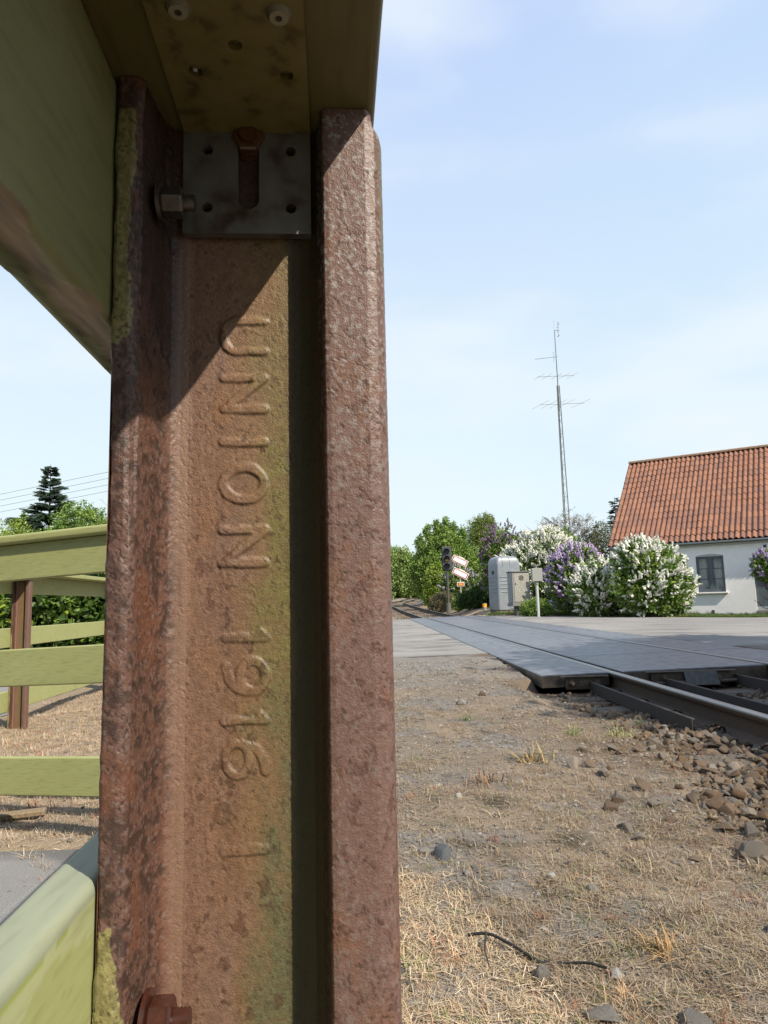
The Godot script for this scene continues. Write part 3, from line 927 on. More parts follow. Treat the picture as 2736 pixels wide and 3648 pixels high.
func build_deck() -> void:
	var t := thing("crossing_deck", "dark grey rubber crossing panels laid flush between and beside the rails", "level crossing")
	var len := 1.8
	var d := 6.66
	var n := 13
	for k in n:
		var d0 := d + k * len
		var d1 := d0 + len - 0.008
		for q in [[-1.41, -0.7475 - 0.045], [-0.7475 + 0.092, 0.7475 - 0.092], [0.7475 + 0.045, 1.41]]:
			var mb := MB.new()
			var tone := 0.155 * (1.0 + 0.10 * rng.randf_range(-1, 1))
			var col := Color(tone, tone * 1.08, tone * 1.3)
			var corner := []
			for y in [-0.115, -0.001]:
				for dd in [d0, d1]:
					for x in q:
						corner.append(Vector3(xc(dd) + x, rail_y(x, dd) + y, -dd))
			var mid := Vector3.ZERO
			for c in corner: mid += c / 8.0
			# the top with a worn bevelled rim, the sides below it
			var inset := 0.012
			var rim := []
			for c in [corner[4], corner[5], corner[7], corner[6]]:
				var dirc: Vector3 = mid - c
				rim.append(c + Vector3(signf(dirc.x) * inset, 0, signf(dirc.z) * inset))
			var low := []
			for c in [corner[4], corner[5], corner[7], corner[6]]:
				low.append(c - Vector3(0, 0.008, 0))
			var bot := [corner[0], corner[1], corner[3], corner[2]]
			mb.oquad(rim[0], rim[1], rim[2], rim[3], mid, col)
			for i in 4:
				var j := (i + 1) % 4
				mb.oquad(rim[i], rim[j], low[j], low[i], mid, col * 0.8)
				mb.oquad(low[i], low[j], bot[j], bot[i], mid, Color(0.10, 0.082, 0.066) if k == 0 and i == 0 else Color(0.07, 0.066, 0.062))
			mb.oquad(bot[0], bot[1], bot[2], bot[3], mid, col)
			part("panel", mb.put(), M.deck, t)
	# end plates with tie bolts
	for q in [[-1.20, -0.86, 0], [-0.42, 0.30, 1]]:
		var mb := MB.new()
		var x0: float = q[0]; var x1: float = q[1]
		var cx := (x0 + x1) * 0.5
		var o := Vector3(xc(6.62) + cx, rail_y(cx, 6.62), -6.635)
		mb.box(o + Vector3(0, -0.085, 0), Vector3(x1 - x0, 0.11, 0.014), Color(0.12, 0.092, 0.068), 0.003)
		mb.box(o + Vector3(0, -0.024, 0.012), Vector3(x1 - x0 + 0.1, 0.012, 0.03), Color(0.19, 0.165, 0.14), 0.003)
		var pl := part("end_plate", mb.put(), M.railside, t)
		for s in [-0.34, 0.34]:
			var bm := MB.new()
			var bo: Vector3 = o + Vector3(s * (x1 - x0), -0.08, 0.007)
			bm.cyl(bo, bo + Vector3(0, 0, 0.006), 0.034, 0.034, 18, Color(0.13, 0.10, 0.075))
			bm.cyl(bo + Vector3(0, 0, 0.006), bo + Vector3(0, 0, 0.034), 0.026, 0.024, 6, Color(0.15, 0.11, 0.08), true, false)
			bm.cyl(bo + Vector3(0, 0, 0.034), bo + Vector3(0, 0, 0.06), 0.013, 0.013, 12, Color(0.17, 0.13, 0.1))
			part("tie_bolt", bm.put(), M.railside, pl)
	var pm := MB.new()
	var po := Vector3(xc(6.5) + 0.02, rail_y(0, 6.5) - 0.085, -6.58)
	pm.box(po, Vector3(0.30, 0.135, 0.008), Color(0.11, 0.115, 0.125), 0.002, Basis(Vector3(1, 0, 0), -0.5))
	part("deflector_plate", pm.put(), M.steelbox, t)
	var rod := MB.new()
	rod.cyl(Vector3(xc(6.5) - 0.46, rail_y(0, 6.5) - 0.125, -6.60), Vector3(xc(6.5) + 0.34, rail_y(0, 6.5) - 0.112, -6.60), 0.014, 0.014, 10, Color(0.17, 0.15, 0.13))
	part("tie_rod", rod.put(), M.railside, t)

func stone_mesh(sd: int, flat: float, sub := 1) -> ArrayMesh:
	var f := FastNoiseLite.new(); f.seed = sd; f.frequency = 0.9
	var g := (1.0 + sqrt(5.0)) / 2.0
	var V := []
	for a in [-1.0, 1.0]:
		for b in [-g, g]:
			V.append(Vector3(0, a, b)); V.append(Vector3(a, b, 0)); V.append(Vector3(b, 0, a))
	var T := []
	for i in 12:
		for j in range(i + 1, 12):
			for k in range(j + 1, 12):
				if absf(V[i].distance_to(V[j]) - 2.0) < 0.01 and absf(V[j].distance_to(V[k]) - 2.0) < 0.01 and absf(V[i].distance_to(V[k]) - 2.0) < 0.01:
					T.append([V[i].normalized(), V[j].normalized(), V[k].normalized()])
	for s in sub:
		var T2 := []
		for t in T:
			var ab: Vector3 = (t[0] + t[1]).normalized(); var bc: Vector3 = (t[1] + t[2]).normalized(); var ca: Vector3 = (t[2] + t[0]).normalized()
			T2.append([t[0], ab, ca]); T2.append([ab, t[1], bc]); T2.append([ca, bc, t[2]]); T2.append([ab, bc, ca])
		T = T2
	# a few random planes chop the ball into a broken stone
	var cuts := []
	var r := RandomNumberGenerator.new(); r.seed = sd * 31 + 7
	for k in 13:
		cuts.append([Vector3(r.randfn(), r.randfn(), r.randfn()).normalized(), r.randf_range(0.42, 0.78)])
	var mb := MB.new()
	for t in T:
		var q := []
		for p in t:
			var w: Vector3 = p * (1.0 + 0.2 * f.get_noise_3dv(p * 2.0))
			for cu in cuts:
				var o: float = w.dot(cu[0]) - cu[1]
				if o > 0.0:
					w -= cu[0] * o * 0.97
			q.append(Vector3(w.x, w.y * flat, w.z * 0.82))
		mb.otri(q[0], q[1], q[2], Vector3.ZERO, Color.WHITE)
	# soft edges: half way between facet and round normals
	for i in mb.v.size():
		mb.n[i] = (mb.n[i] * 0.82 + mb.v[i].normalized() * 0.18).normalized()
	return mb.put()

func tinted(m: Material, col: Color) -> StandardMaterial3D:
	var k := (m as StandardMaterial3D).duplicate() as StandardMaterial3D
	k.albedo_color = col.linear_to_srgb()
	return k

func build_stones() -> void:
	var kinds := []
	for k in 6:
		kinds.append(stone_mesh(100 + k, 0.5 + 0.1 * (k % 3), 2))
	var tints := []
	for c in [Color(0.22, 0.158, 0.108), Color(0.175, 0.127, 0.09), Color(0.265, 0.20, 0.142), Color(0.215, 0.135, 0.08), Color(0.24, 0.21, 0.18), Color(0.34, 0.295, 0.245)]:
		tints.append(tinted(M.stone, c))
	# ballast: the big stones in view one by one
	var placed := []
	var tries := 0
	while placed.size() < 295 and tries < 20000:
		tries += 1
		var d := rng.randf_range(2.5, 5.6)
		var rel := rng.randf_range(-2.0, -0.84)
		var edge := -1.62 + (d - 2.8) * 0.25 + 0.15 * nz.get_noise_2d(d * 4.0, 3.0)
		if rel < edge and rng.randf() > 0.06: rel = 9.0
		if rel > 5.0 or (d > 4.5 and rel < -1.25):
			continue
		var x := xc(d) + rel
		if x / d > 0.60:
			continue
		var s := rng.randf_range(0.024, 0.052) * (1.25 if rng.randf() < 0.12 else 1.0)
		var ok := true
		for p in placed:
			if Vector2(p.x, p.y).distance_to(Vector2(x, d)) < (s + p.z) * 0.48:
				ok = false
				break
		if not ok:
			continue
		placed.append(Vector3(x, d, s))
		var y := gy(x, -d) + s * 0.22 + (rng.randf_range(0.0, 0.02) if rel > edge + 0.15 else 0.0)
		var bs := Basis.from_euler(Vector3(rng.randf_range(-0.5, 0.5), rng.randf() * TAU, rng.randf_range(-0.5, 0.5))).scaled(Vector3.ONE * s)
		single("ballast_stone", kinds[rng.randi() % 6], tints[rng.randi() % 5 if rng.randf() < 0.9 else 5], "broken rust-brown ballast stone lying loose on the ballast shoulder beside the near rail", "stone", Transform3D(bs, Vector3(x, y, -d)), "ballast stones beside the near rail")
	var T := []; var C := []
	for k in 5200:
		var d := rng.randf_range(1.0, 6.6) if k < 2600 else 30.2 + 45.0 * pow(rng.randf(), 1.6)
		var rel := rng.randf_range(-1.35, 1.9) if k < 2600 else rng.randf_range(-1.7, 1.7)
		if absf(absf(rel) - 0.7475) < 0.075: continue
		var x := xc(d) + rel
		var s := rng.randf_range(0.018, 0.042) * (1.0 if k < 2600 else 1.4)
		T.append(Transform3D(Basis.from_euler(Vector3(rng.randf() * 6, rng.randf() * 6, 0)).scaled(Vector3.ONE * s), Vector3(x, gy(x, -d) + s * 0.25, -d)))
		C.append([Color(0.22, 0.145, 0.09), Color(0.17, 0.115, 0.075), Color(0.27, 0.19, 0.125), Color(0.24, 0.205, 0.17)][rng.randi() % 4])
	for k in 2600:
		var d := rng.randf_range(2.4, 6.5)
		var rel := rng.randf_range(-1.75, -0.83)
		if rel < -1.6 + (d - 2.8) * 0.22 + 0.2 * nz.get_noise_2d(d * 4.0, 3.0): continue
		var x := xc(d) + rel
		var s := rng.randf_range(0.012, 0.032)
		T.append(Transform3D(Basis.from_euler(Vector3(rng.randf() * 6, rng.randf() * 6, 0)).scaled(Vector3.ONE * s), Vector3(x, gy(x, -d) + s * 0.2, -d)))
		C.append([Color(0.26, 0.175, 0.11), Color(0.21, 0.145, 0.095), Color(0.31, 0.225, 0.15), Color(0.29, 0.25, 0.21)][rng.randi() % 4])
	many("ballast", stone_mesh(140, 0.7, 1), M.stone, T, C, self, "brown ballast filling the track bed between the sleepers", "ballast")
	# pebbles and grit strewn over the dirt
	T = []; C = []
	for k in 24000:
		var d := 1.35 + 7.5 * pow(rng.randf(), 1.5)
		var x := rng.randf_range(-0.1, 0.62 * d + 0.1)
		if x > xc(d) - 1.2: continue
		if rng.randf() > 0.45 + 0.55 * ss(-0.15, 0.25, nz.get_noise_2d(x * 1.7 + 9.0, d * 1.7)): continue
		var s := 0.0022 + 0.011 * pow(rng.randf(), 4.0) + 0.0012 * d
		T.append(Transform3D(Basis(Vector3.UP, rng.randf() * 6).scaled(Vector3(s, s * 0.5, s)), Vector3(x, gy(x, -d) + s * 0.12, -d)))
		C.append([Color(0.32, 0.29, 0.26), Color(0.25, 0.235, 0.215), Color(0.38, 0.33, 0.26), Color(0.2, 0.185, 0.17), Color(0.55, 0.52, 0.48)][rng.randi() % 5])
	for k in 2600:
		var d := rng.randf_range(2.2, 8.5)
		var x := rng.randf_range(-3.0, -0.5)
		var s := 0.003 + 0.014 * pow(rng.randf(), 4.0)
		T.append(Transform3D(Basis.from_euler(Vector3(0, rng.randf() * 6, 0)).scaled(Vector3(s, s * 0.7, s)), Vector3(x, gy(x, -d) + s * 0.3, -d)))
		C.append([Color(0.3, 0.27, 0.24), Color(0.2, 0.18, 0.16), Color(0.4, 0.36, 0.3)][rng.randi() % 3])
	many("pebbles", stone_mesh(150, 0.75, 1), M.stone, T, C, self, "small pebbles and grit strewn over the dry dirt", "pebbles")
	# stones that stand out: [x, d, size, flatness, colour, label]
	var blue := tinted(M.stone, Color(0.16, 0.18, 0.205))
	var white := tinted(M.stone, Color(0.66, 0.64, 0.6))
	var grey := tinted(M.stone, Color(0.36, 0.34, 0.315))
	var brown := tinted(M.stone, Color(0.17, 0.12, 0.08))
	for q in [[0.176, 2.66, 0.062, 0.5, blue, "flat blue-grey stone in the dirt just right of the rusty post"],
			[0.10, 2.70, 0.035, 0.4, grey, "pale flat stone touching the rusty post's edge, left of the blue-grey one"],
			[0.33, 2.86, 0.017, 0.8, white, "small white stone on bare grey dirt right of the blue-grey stone"],
			[0.35, 1.83, 0.032, 0.75, grey, "rounded grey stone sitting in a dark mossy patch beside the black cable"],
			[0.44, 1.66, 0.062, 0.35, grey, "flat pale grey stone beyond the tip of the black cable"],
			[0.62, 1.60, 0.058, 0.35, grey, "flat pale grey slab near the bottom right corner"],
			[0.52, 1.82, 0.028, 0.5, white, "pale stone tucked beside a straw tuft right of the black cable"],
			[1.02, 2.02, 0.05, 0.7, grey, "lone grey stone in the grass at the right edge of the picture"],
			[0.50, 2.40, 0.022, 0.7, white, "white pebble in the middle of the dry grass"],
			[0.60, 2.32, 0.030, 0.6, grey, "grey stone half buried in straw in mid foreground"],
			[0.24, 2.46, 0.020, 0.6, white, "whitish pebble beside a straw tuft near the post"],
			[0.92, 3.18, 0.045, 0.75, brown, "larger of two brown stones lying left of the ballast"],
			[0.99, 3.26, 0.035, 0.8, brown, "smaller round brown stone leaning on its larger neighbour left of the ballast"],
			[0.30, 3.35, 0.022, 0.7, white, "white stone on the bare patch below the tall brown tuft"],
			[0.58, 5.9, 0.06, 0.6, grey, "dark grey stone on the dirt in front of the asphalt"],
			[0.80, 6.3, 0.05, 0.7, brown, "brown stone on the dirt near the corner of the rubber panels"],
			[-1.32, 3.5, 0.085, 0.4, grey, "broad grey stone in dry grass seen under the middle board at the left"]]:
		var x: float = q[0]; var z: float = -q[1]
		single("stone", stone_mesh(200 + int(q[1] * 100), q[3], 2), q[4], q[5], "stone", Transform3D(Basis(Vector3.UP, q[0] * 7.0).scaled(Vector3.ONE * q[2]), Vector3(x, gy(x, z) + q[2] * q[3] * 0.35, z)))

func blade(mb: MB, at: Vector3, dir: Vector3, up: float, ln: float, w: float, col: Color, droop: float) -> void:
	var side := dir.cross(Vector3.UP).normalized() * w * 0.5
	var p0 := at
	var p1 := at + (dir * (1.0 - up) + Vector3.UP * up).normalized() * ln * 0.5
	var p2 := p1 + (dir * (1.0 - up + droop) + Vector3.UP * (up - droop)).normalized() * ln * 0.5
	mb.quad(p0 - side, p0 + side, p1 + side * 0.8, p1 - side * 0.8, col)
	mb.tri(p1 - side * 0.8, p1 + side * 0.8, p2, col)

func tuft_mesh(sd: int, k: int, spread: float, lo: float, hi: float) -> ArrayMesh:
	var r := RandomNumberGenerator.new(); r.seed = sd
	var mb := MB.new()
	for i in k:
		var a := r.randf() * TAU
		var dir := Vector3(cos(a), 0, sin(a))
		var t := r.randf_range(0.75, 1.15)
		blade(mb, Vector3(r.randfn(), 0, r.randfn()) * spread * 0.35, dir, r.randf_range(lo, hi), r.randf_range(0.5, 1.1), 0.035, Color(t, t * r.randf_range(0.94, 1.02), t * r.randf_range(0.85, 1.0)), r.randf_range(0.1, 0.6))
	return mb.put()

func build_grass() -> void:
	var straw := [Color(0.34, 0.262, 0.168), Color(0.30, 0.24, 0.17), Color(0.41, 0.335, 0.24), Color(0.26, 0.18, 0.11), Color(0.34, 0.28, 0.215), Color(0.22, 0.175, 0.13)]
	for kind in 3:
		var T := []; var C := []
		for k in 21000:
			var d := 1.3 + 7.0 * pow(rng.randf(), 1.35)
			var x := rng.randf_range(-0.15, 0.62 * d + 0.2)
			if kind == 2:
				d = rng.randf_range(2.3, 9.6); x = rng.randf_range(-3.05, -0.25)
				if d < 2.75 and x < -0.6 and rng.randf() < 0.8: continue
			elif x > xc(d) - 1.05 or (d > 6.4 and x > xc(d) - 1.5) or d > 7.8: continue
			var den := nz.get_noise_2d(x * 1.15 + 3.0, d * 1.15) + 0.6 * nz.get_noise_2d(x * 3.1, d * 3.1 + 20.0)
			if kind < 2 and rng.randf() > 0.36 + 0.64 * ss(-0.25, 0.2, den): continue
			if kind < 2 and d > 5.5 and rng.randf() > 0.75: continue
			var s := rng.randf_range(0.022, 0.06) * (1.6 if rng.randf() < 0.05 else 1.0)
			var bs := Basis(Vector3.UP, rng.randf() * TAU).scaled(Vector3(s, s * rng.randf_range(0.45, 0.9), s))
			T.append(Transform3D(bs, Vector3(x, gy(x, -d) - 0.004, -d)))
			var c: Color = straw[rng.randi() % 6]
			if rng.randf() < 0.05 and kind < 2: c = Color(0.16, 0.19, 0.06)
			if rng.randf() < 0.05: c = Color(0.30, 0.13, 0.075)
			if kind < 2 and x < 0.42 - 0.25 * (d - 1.5) and d < 2.5: c *= 1.6  # near left patch: sunlight put into the straw colour
			elif kind == 2: c *= 1.45
			C.append(c * rng.randf_range(0.8, 1.1))
		many(["dry_grass", "flattened_straw", "dry_grass_left"][kind], tuft_mesh(300 + kind, 16 if kind != 1 else 10, 0.5, 0.05 if kind == 1 else 0.25, 0.3 if kind == 1 else 0.85), M.straw, T, C, self, ["short dry straw-coloured grass over the dirt right of the post", "flattened straw lying over the dirt right of the post", "dry straw and dead grass on the dirt behind the left fence"][kind], "grass")
	# loose stalks
	var sm := MB.new()
	sm.quad(Vector3(-0.5, 0, -0.022), Vector3(0.1, 0.03, -0.02), Vector3(0.1, 0.03, 0.02), Vector3(-0.5, 0, 0.022), Color.WHITE)
	sm.quad(Vector3(0.1, 0.03, -0.02), Vector3(0.5, 0.0, -0.012), Vector3(0.5, 0.0, 0.012), Vector3(0.1, 0.03, 0.02), Color.WHITE)
	var T2 := []; var C2 := []
	for k in 62000:
		var d := 1.3 + 6.8 * pow(rng.randf(), 1.35)
		var x := rng.randf_range(-0.15, 0.62 * d + 0.2)
		if rng.randf() < 0.3:
			d = rng.randf_range(2.5, 6.5); x = rng.randf_range(-3.0, -0.3)
		if x > xc(d) - 1.1: continue
		if rng.randf() > 0.45 + 0.55 * ss(-0.2, 0.3, nz.get_noise_2d(x * 1.15 + 3.0, d * 1.15)): continue
		var s := rng.randf_range(0.015, 0.06)
		T2.append(Transform3D(Basis.from_euler(Vector3(rng.randf_range(-0.2, 0.2), rng.randf() * TAU, rng.randf_range(-0.25, 0.25))).scaled(Vector3(s, s, s * rng.randf_range(0.6, 1.2))), Vector3(x, gy(x, -d) + 0.006, -d)))
		C2.append((straw[rng.randi() % 6] as Color) * rng.randf_range(0.75, 1.15) * (1.6 if (x < 0.42 - 0.25 * (d - 1.5) and d < 2.5) or x < -0.3 else 1.0))  # same painted sunlit patch on the near left stalks
	many("straw_litter", sm.put(), M.straw, T2, C2, self, "loose dead stalks strewn over the ground", "straw")
	# tussocks that stand out, each a thing
	for q in [[0.45, 3.62, 0.17, Color(0.26, 0.16, 0.095), "wide reddish-brown dead tuft beyond the bare patch right of the post"],
			[0.80, 4.1, 0.2, Color(0.36, 0.26, 0.10), "low golden tussock with green shoots in mid ground"],
			[0.68, 1.92, 0.12, Color(0.42, 0.27, 0.12), "upright golden-brown grass clump in the right foreground"],
			[0.37, 2.78, 0.055, Color(0.27, 0.13, 0.09), "small red weed beside the blue-grey stone"],
			[0.50, 1.72, 0.08, Color(0.50, 0.33, 0.2), "spiky pale pink-brown tuft above the black cable's end"],
			[1.45, 4.62, 0.16, Color(0.30, 0.30, 0.12), "pale curling weed growing at the foot of the rail"],
			[1.18, 4.72, 0.13, Color(0.24, 0.29, 0.10), "thin greenish weed between grass edge and sleeper end"],
			[0.55, 5.3, 0.1, Color(0.13, 0.19, 0.045), "small green weed patch on the dirt before the asphalt"],
			[1.70, 5.0, 0.09, Color(0.10, 0.17, 0.04), "small green plant on the ballast close to the rail"]]:
		var z: float = -q[1]
		var tm := tuft_mesh(int(q[1] * 100), 46, 0.7, 0.3, 0.95)
		single("grass_tuft", tm, tinted(M.straw, q[3]), q[4], "grass tuft", Transform3D(Basis().scaled(Vector3(q[2], q[2] * 0.7, q[2])), Vector3(q[0], gy(q[0], z) - 0.005, z)))
	# green verge beyond the road
	var T3 := []; var C3 := []
	for k in 15000:
		var x := rng.randf_range(2.4, 17.0)
		var d := road_far(x) + 0.1 + 8.0 * pow(rng.randf(), 2.0)
		if k < 2200:
			d = rng.randf_range(30.5, 48.0); x = xc(d) + rng.randf_range(2.0, 4.5)
		if absf(x - xc(d)) < 1.75: continue
		var hp := Vector2(x - 11.7, -d + 25.0)
		if hp.dot(Vector2(-0.53, 0.848)) < 0.08: continue
		var dry := ss(0.0, 0.3, nz.get_noise_2d(x * 0.9, d * 0.9)) * (0.9 if x < 6.6 else 0.35)
		if x < 6.0 and d < 31.0 and rng.randf() < 0.55: continue
		var s := rng.randf_range(0.10, 0.26) * (0.55 if x > 8.6 and d < 25.0 else 1.0)
		T3.append(Transform3D(Basis(Vector3.UP, rng.randf() * TAU).scaled(Vector3(s, s * 0.9, s)), Vector3(x, gy(x, -d) - 0.01, -d)))
		C3.append(Color(0.085, 0.145, 0.03).lerp(Color(0.30, 0.25, 0.12), dry) * rng.randf_range(0.75, 1.2))
	many("verge_grass", tuft_mesh(333, 18, 0.8, 0.35, 0.95), M.leaf, T3, C3, self, "green and straw-coloured verge grass along the far side of the road", "grass")
	# the black cable and bits of wood
	var cb := MB.new()
	var pts := []
	for k in 22:
		var t := k / 21.0
		var x := lerpf(0.19, 0.50, t)
		var d := 2.02 - 0.20 * t + 0.012 * sin(t * 9.0)
		pts.append(Vector3(x, gy(x, -d) + 0.013 + 0.010 * sin(t * 8.0), -d))
	cb.tube(pts, 0.0042, 0.0036, 8, Color(0.02, 0.02, 0.021))
	single("black_cable", cb.put(), M.gloss, "stiff black cable end lying in the dry grass at lower right", "cable")
	var tw := MB.new()
	tw.tube([Vector3(0.235, gy(0.235, -1.99) + 0.03, -1.99), Vector3(0.222, gy(0.222, -1.93) + 0.018, -1.93), Vector3(0.225, gy(0.225, -1.86) + 0.012, -1.86)], 0.003, 0.0015, 6, Color(0.05, 0.043, 0.035))
	single("twig", tw.put(), M.bark, "thin dark twig forking down from the black cable's left end", "twig")
	for q in [[-1.55, 3.03, 0.24, 0.05, "flat pale piece of wood lying in straw under the lowest left board", 0.25], [-0.62, 2.85, 0.30, 0.012, "bleached stick lying in straw left of the rusty post", -0.5]]:
		var wd := MB.new()
		wd.box(Vector3.ZERO, Vector3(q[2], 0.022, q[3]), Color(0.33, 0.25, 0.16), 0.004)
		single("wood_scrap", wd.put(), M.wood, q[4], "wood", Transform3D(Basis.from_euler(Vector3(0.05, q[5], 0.03)), Vector3(q[0], gy(q[0], -q[1]) + 0.02, -q[1])))

# ---------------------------------------------------------------- foliage
func leaf_cluster(sd: int, k: int, ln: float, wd: float) -> ArrayMesh:
	var r := RandomNumberGenerator.new(); r.seed = sd
	var mb := MB.new()
	for i in k:
		var a := Vector3(r.randfn(), r.randfn(), r.randfn()).normalized()
		var p := a * r.randf_range(0.1, 0.62)
		var dir := (a + Vector3(r.randfn(), r.randfn() - 0.4, r.randfn()) * 0.5).normalized()
		var side := dir.cross(Vector3(r.randfn(), r.randfn(), r.randfn())).normalized()
		var up := side.cross(dir)
		var t := r.randf_range(0.75, 1.2)
		var col := Color(t, t, t * 0.95)
		var l := ln * r.randf_range(0.7, 1.2)
		var w := wd * r.randf_range(0.8, 1.2)
		var m1 := p + dir * l * 0.45
		mb.tri(p, m1 + side * w + up * w * 0.35, p + dir * l, col)
		mb.tri(p, p + dir * l, m1 - side * w + up * w * 0.35, col)
	return mb.put()

func panicle(sd: int) -> ArrayMesh:      # a lilac flower head: a cone of little florets
	var r := RandomNumberGenerator.new(); r.seed = sd
	var mb := MB.new()
	for i in 46:
		var t := pow(r.randf(), 0.8)
		var rad := 0.30 * (1.0 - t * 0.85)
		var a := r.randf() * TAU
		var p := Vector3(cos(a) * rad, t, sin(a) * rad)
		var nn := Vector3(cos(a), 0.5, sin(a)).normalized()
		var s := nn.cross(Vector3.UP).normalized() * 0.10
		var u := nn.cross(s)
		var k := r.randf_range(0.82, 1.0)
		mb.quad(p - s - u, p + s - u, p + s + u, p - s + u, Color(k, k, k))
	return mb.put()

var CL := {}

func crown(parent: Node3D, called: String, mesh: Mesh, m: Material, lobes: Array, count: int, s0: float, s1: float, cols: Array, sd: int, hole := -0.2, inner := 0.55, upright := 0.0) -> MultiMeshInstance3D:
	var r := RandomNumberGenerator.new(); r.seed = sd
	var f := FastNoiseLite.new(); f.seed = sd; f.frequency = 1.0
	var wsum := 0.0
	for l in lobes:
		wsum += pow(l[1].x * l[1].y * l[1].z, 0.667)
	var T := []; var C := []
	for l in lobes:
		var want := int(count * pow(l[1].x * l[1].y * l[1].z, 0.667) / wsum)
		var made := 0
		var guard := 0
		var big: float = maxf(l[1].x, l[1].y)
		while made < want and guard < want * 4:
			guard += 1
			var dir := Vector3(r.randfn(), r.randfn(), r.randfn()).normalized()
			var q := f.get_noise_3dv(dir * 2.4 + l[0] * 3.0)
			var p: Vector3 = l[0] + dir * l[1] * (lerpf(inner, 1.0, sqrt(r.randf())) * (1.0 + 0.42 * q))
			var gap := f.get_noise_3dv(p * (3.2 / big))
			if gap < hole:
				continue
			if p.y < 0.02:
				continue
			made += 1
			var s := r.randf_range(s0, s1)
			var bs: Basis
			if upright > 0.0:
				var up := (Vector3.UP * upright + dir * 0.7 + Vector3(r.randfn(), r.randfn(), r.randfn()) * 0.25).normalized()
				var sx := up.cross(Vector3(r.randfn(), r.randfn(), r.randfn())).normalized()
				bs = Basis(sx, up, sx.cross(up))
			else:
				bs = Basis.from_euler(Vector3(r.randf() * TAU, r.randf() * TAU, r.randf() * TAU))
			T.append(Transform3D(bs.scaled(Vector3.ONE * s), p))
			var t := clampf(0.5 + 0.9 * f.get_noise_3dv(p * (1.8 / big) + Vector3(5, 5, 5)) + r.randf_range(-0.3, 0.3), 0, 1)
			var cc := (cols[0] as Color).lerp(cols[1], t)
			if cols.size() > 2 and r.randf() < 0.12:
				cc = cols[2]
			C.append(cc * r.randf_range(0.85, 1.12))
	return many(called, mesh, m, T, C, parent)

func limbs(parent: Node3D, h: float, r0: float, spread: float, k: int, sd: int, col: Color, twigs := 0, from := 0.25) -> void:
	var r := RandomNumberGenerator.new(); r.seed = sd
	var mb := MB.new()
	var lean := Vector3(r.randfn() * 0.06, 0, r.randfn() * 0.06) * h
	var spine := []
	for i in 7:
		var t := i / 6.0
		spine.append(Vector3(lean.x * t * t + r.randfn() * 0.012 * h, -0.15 + t * h * 0.82, lean.z * t * t + r.randfn() * 0.012 * h))
	mb.tube(spine, r0, r0 * 0.2, 9, col)
	for i in k:
		var t := lerpf(from, 0.95, (i + r.randf()) / k)
		var b: Vector3 = spine[0].lerp(spine[6], t)
		var si := int(t * 5.99)
		b = (spine[si] as Vector3).lerp(spine[si + 1], t * 6.0 - si)
		var a := r.randf() * TAU
		var ln := spread * (1.15 - 0.65 * t) * r.randf_range(0.7, 1.1)
		var out := Vector3(cos(a), 0, sin(a))
		var p := [b]
		for q in 4:
			var w := (q + 1) / 4.0
			p.append(b + out * ln * w + Vector3.UP * ln * (0.5 * w + 0.35 * w * w) + Vector3(r.randfn(), r.randfn(), r.randfn()) * ln * 0.04)
		var br := r0 * 0.42 * (1.1 - t)
		mb.tube(p, br, br * 0.25, 6, col)
		for q in twigs:
			var st: Vector3 = (p[1] as Vector3).lerp(p[4], r.randf())
			var dv := (out + Vector3(r.randfn(), absf(r.randfn()) * 0.9, r.randfn()) * 0.8).normalized() * ln * r.randf_range(0.25, 0.6)
			mb.tube([st, st + dv * 0.5 + Vector3.UP * ln * 0.04, st + dv + Vector3.UP * ln * 0.12], br * 0.4, br * 0.12, 4, col)
	part("trunk", mb.put(), M.bark, parent)

func tree(called: String, label: String, category: String, x: float, d: float, h: float, lobes: Array, count: int, s0: float, s1: float, cols: Array, sd: int, hole := -0.2, leaf := "mid", group := "") -> Node3D:
	var t := thing(called, label, category, Vector3(x, gy(x, -d), -d), Basis(), group)
	var wide := 0.5
	for l in lobes: wide = maxf(wide, l[1].x)
	limbs(t, h, clampf(h * 0.03, 0.03, 0.3), wide * 0.75, 9, sd, Color(0.10, 0.08, 0.06), 2)
	crown(t, "crown", CL[leaf], M.leaf, lobes, count, s0, s1, cols, sd, hole)
	return t

func lilac(label: String, x: float, d: float, lobes: Array, h: float, leaves: int, flowers: int, fcol: Array, sd: int, group := "lilac bushes in bloom along the verge") -> void:
	var t := thing("lilac_bush", label, "shrub", Vector3(x, gy(x, -d), -d), Basis(), "")
	limbs(t, h * 0.85, 0.045, h * 0.34, 12, sd, Color(0.10, 0.08, 0.06), 3, 0.05)
	crown(t, "foliage", CL.lilac, M.leaf, lobes, leaves, 0.13, 0.22, [Color(0.075, 0.145, 0.022), Color(0.18, 0.27, 0.042), Color(0.25, 0.33, 0.06)], sd, -0.25, 0.35)
	var fl := []
	for l in lobes:
		fl.append([l[0] + Vector3(0, l[1].y * 0.10, 0), l[1] * 0.98])
	crown(t, "flower_head", CL.panicle, M.flower, fl, int(flowers * 1.35), 0.13, 0.24, fcol, sd + 1, -0.02, 0.86, 0.5)

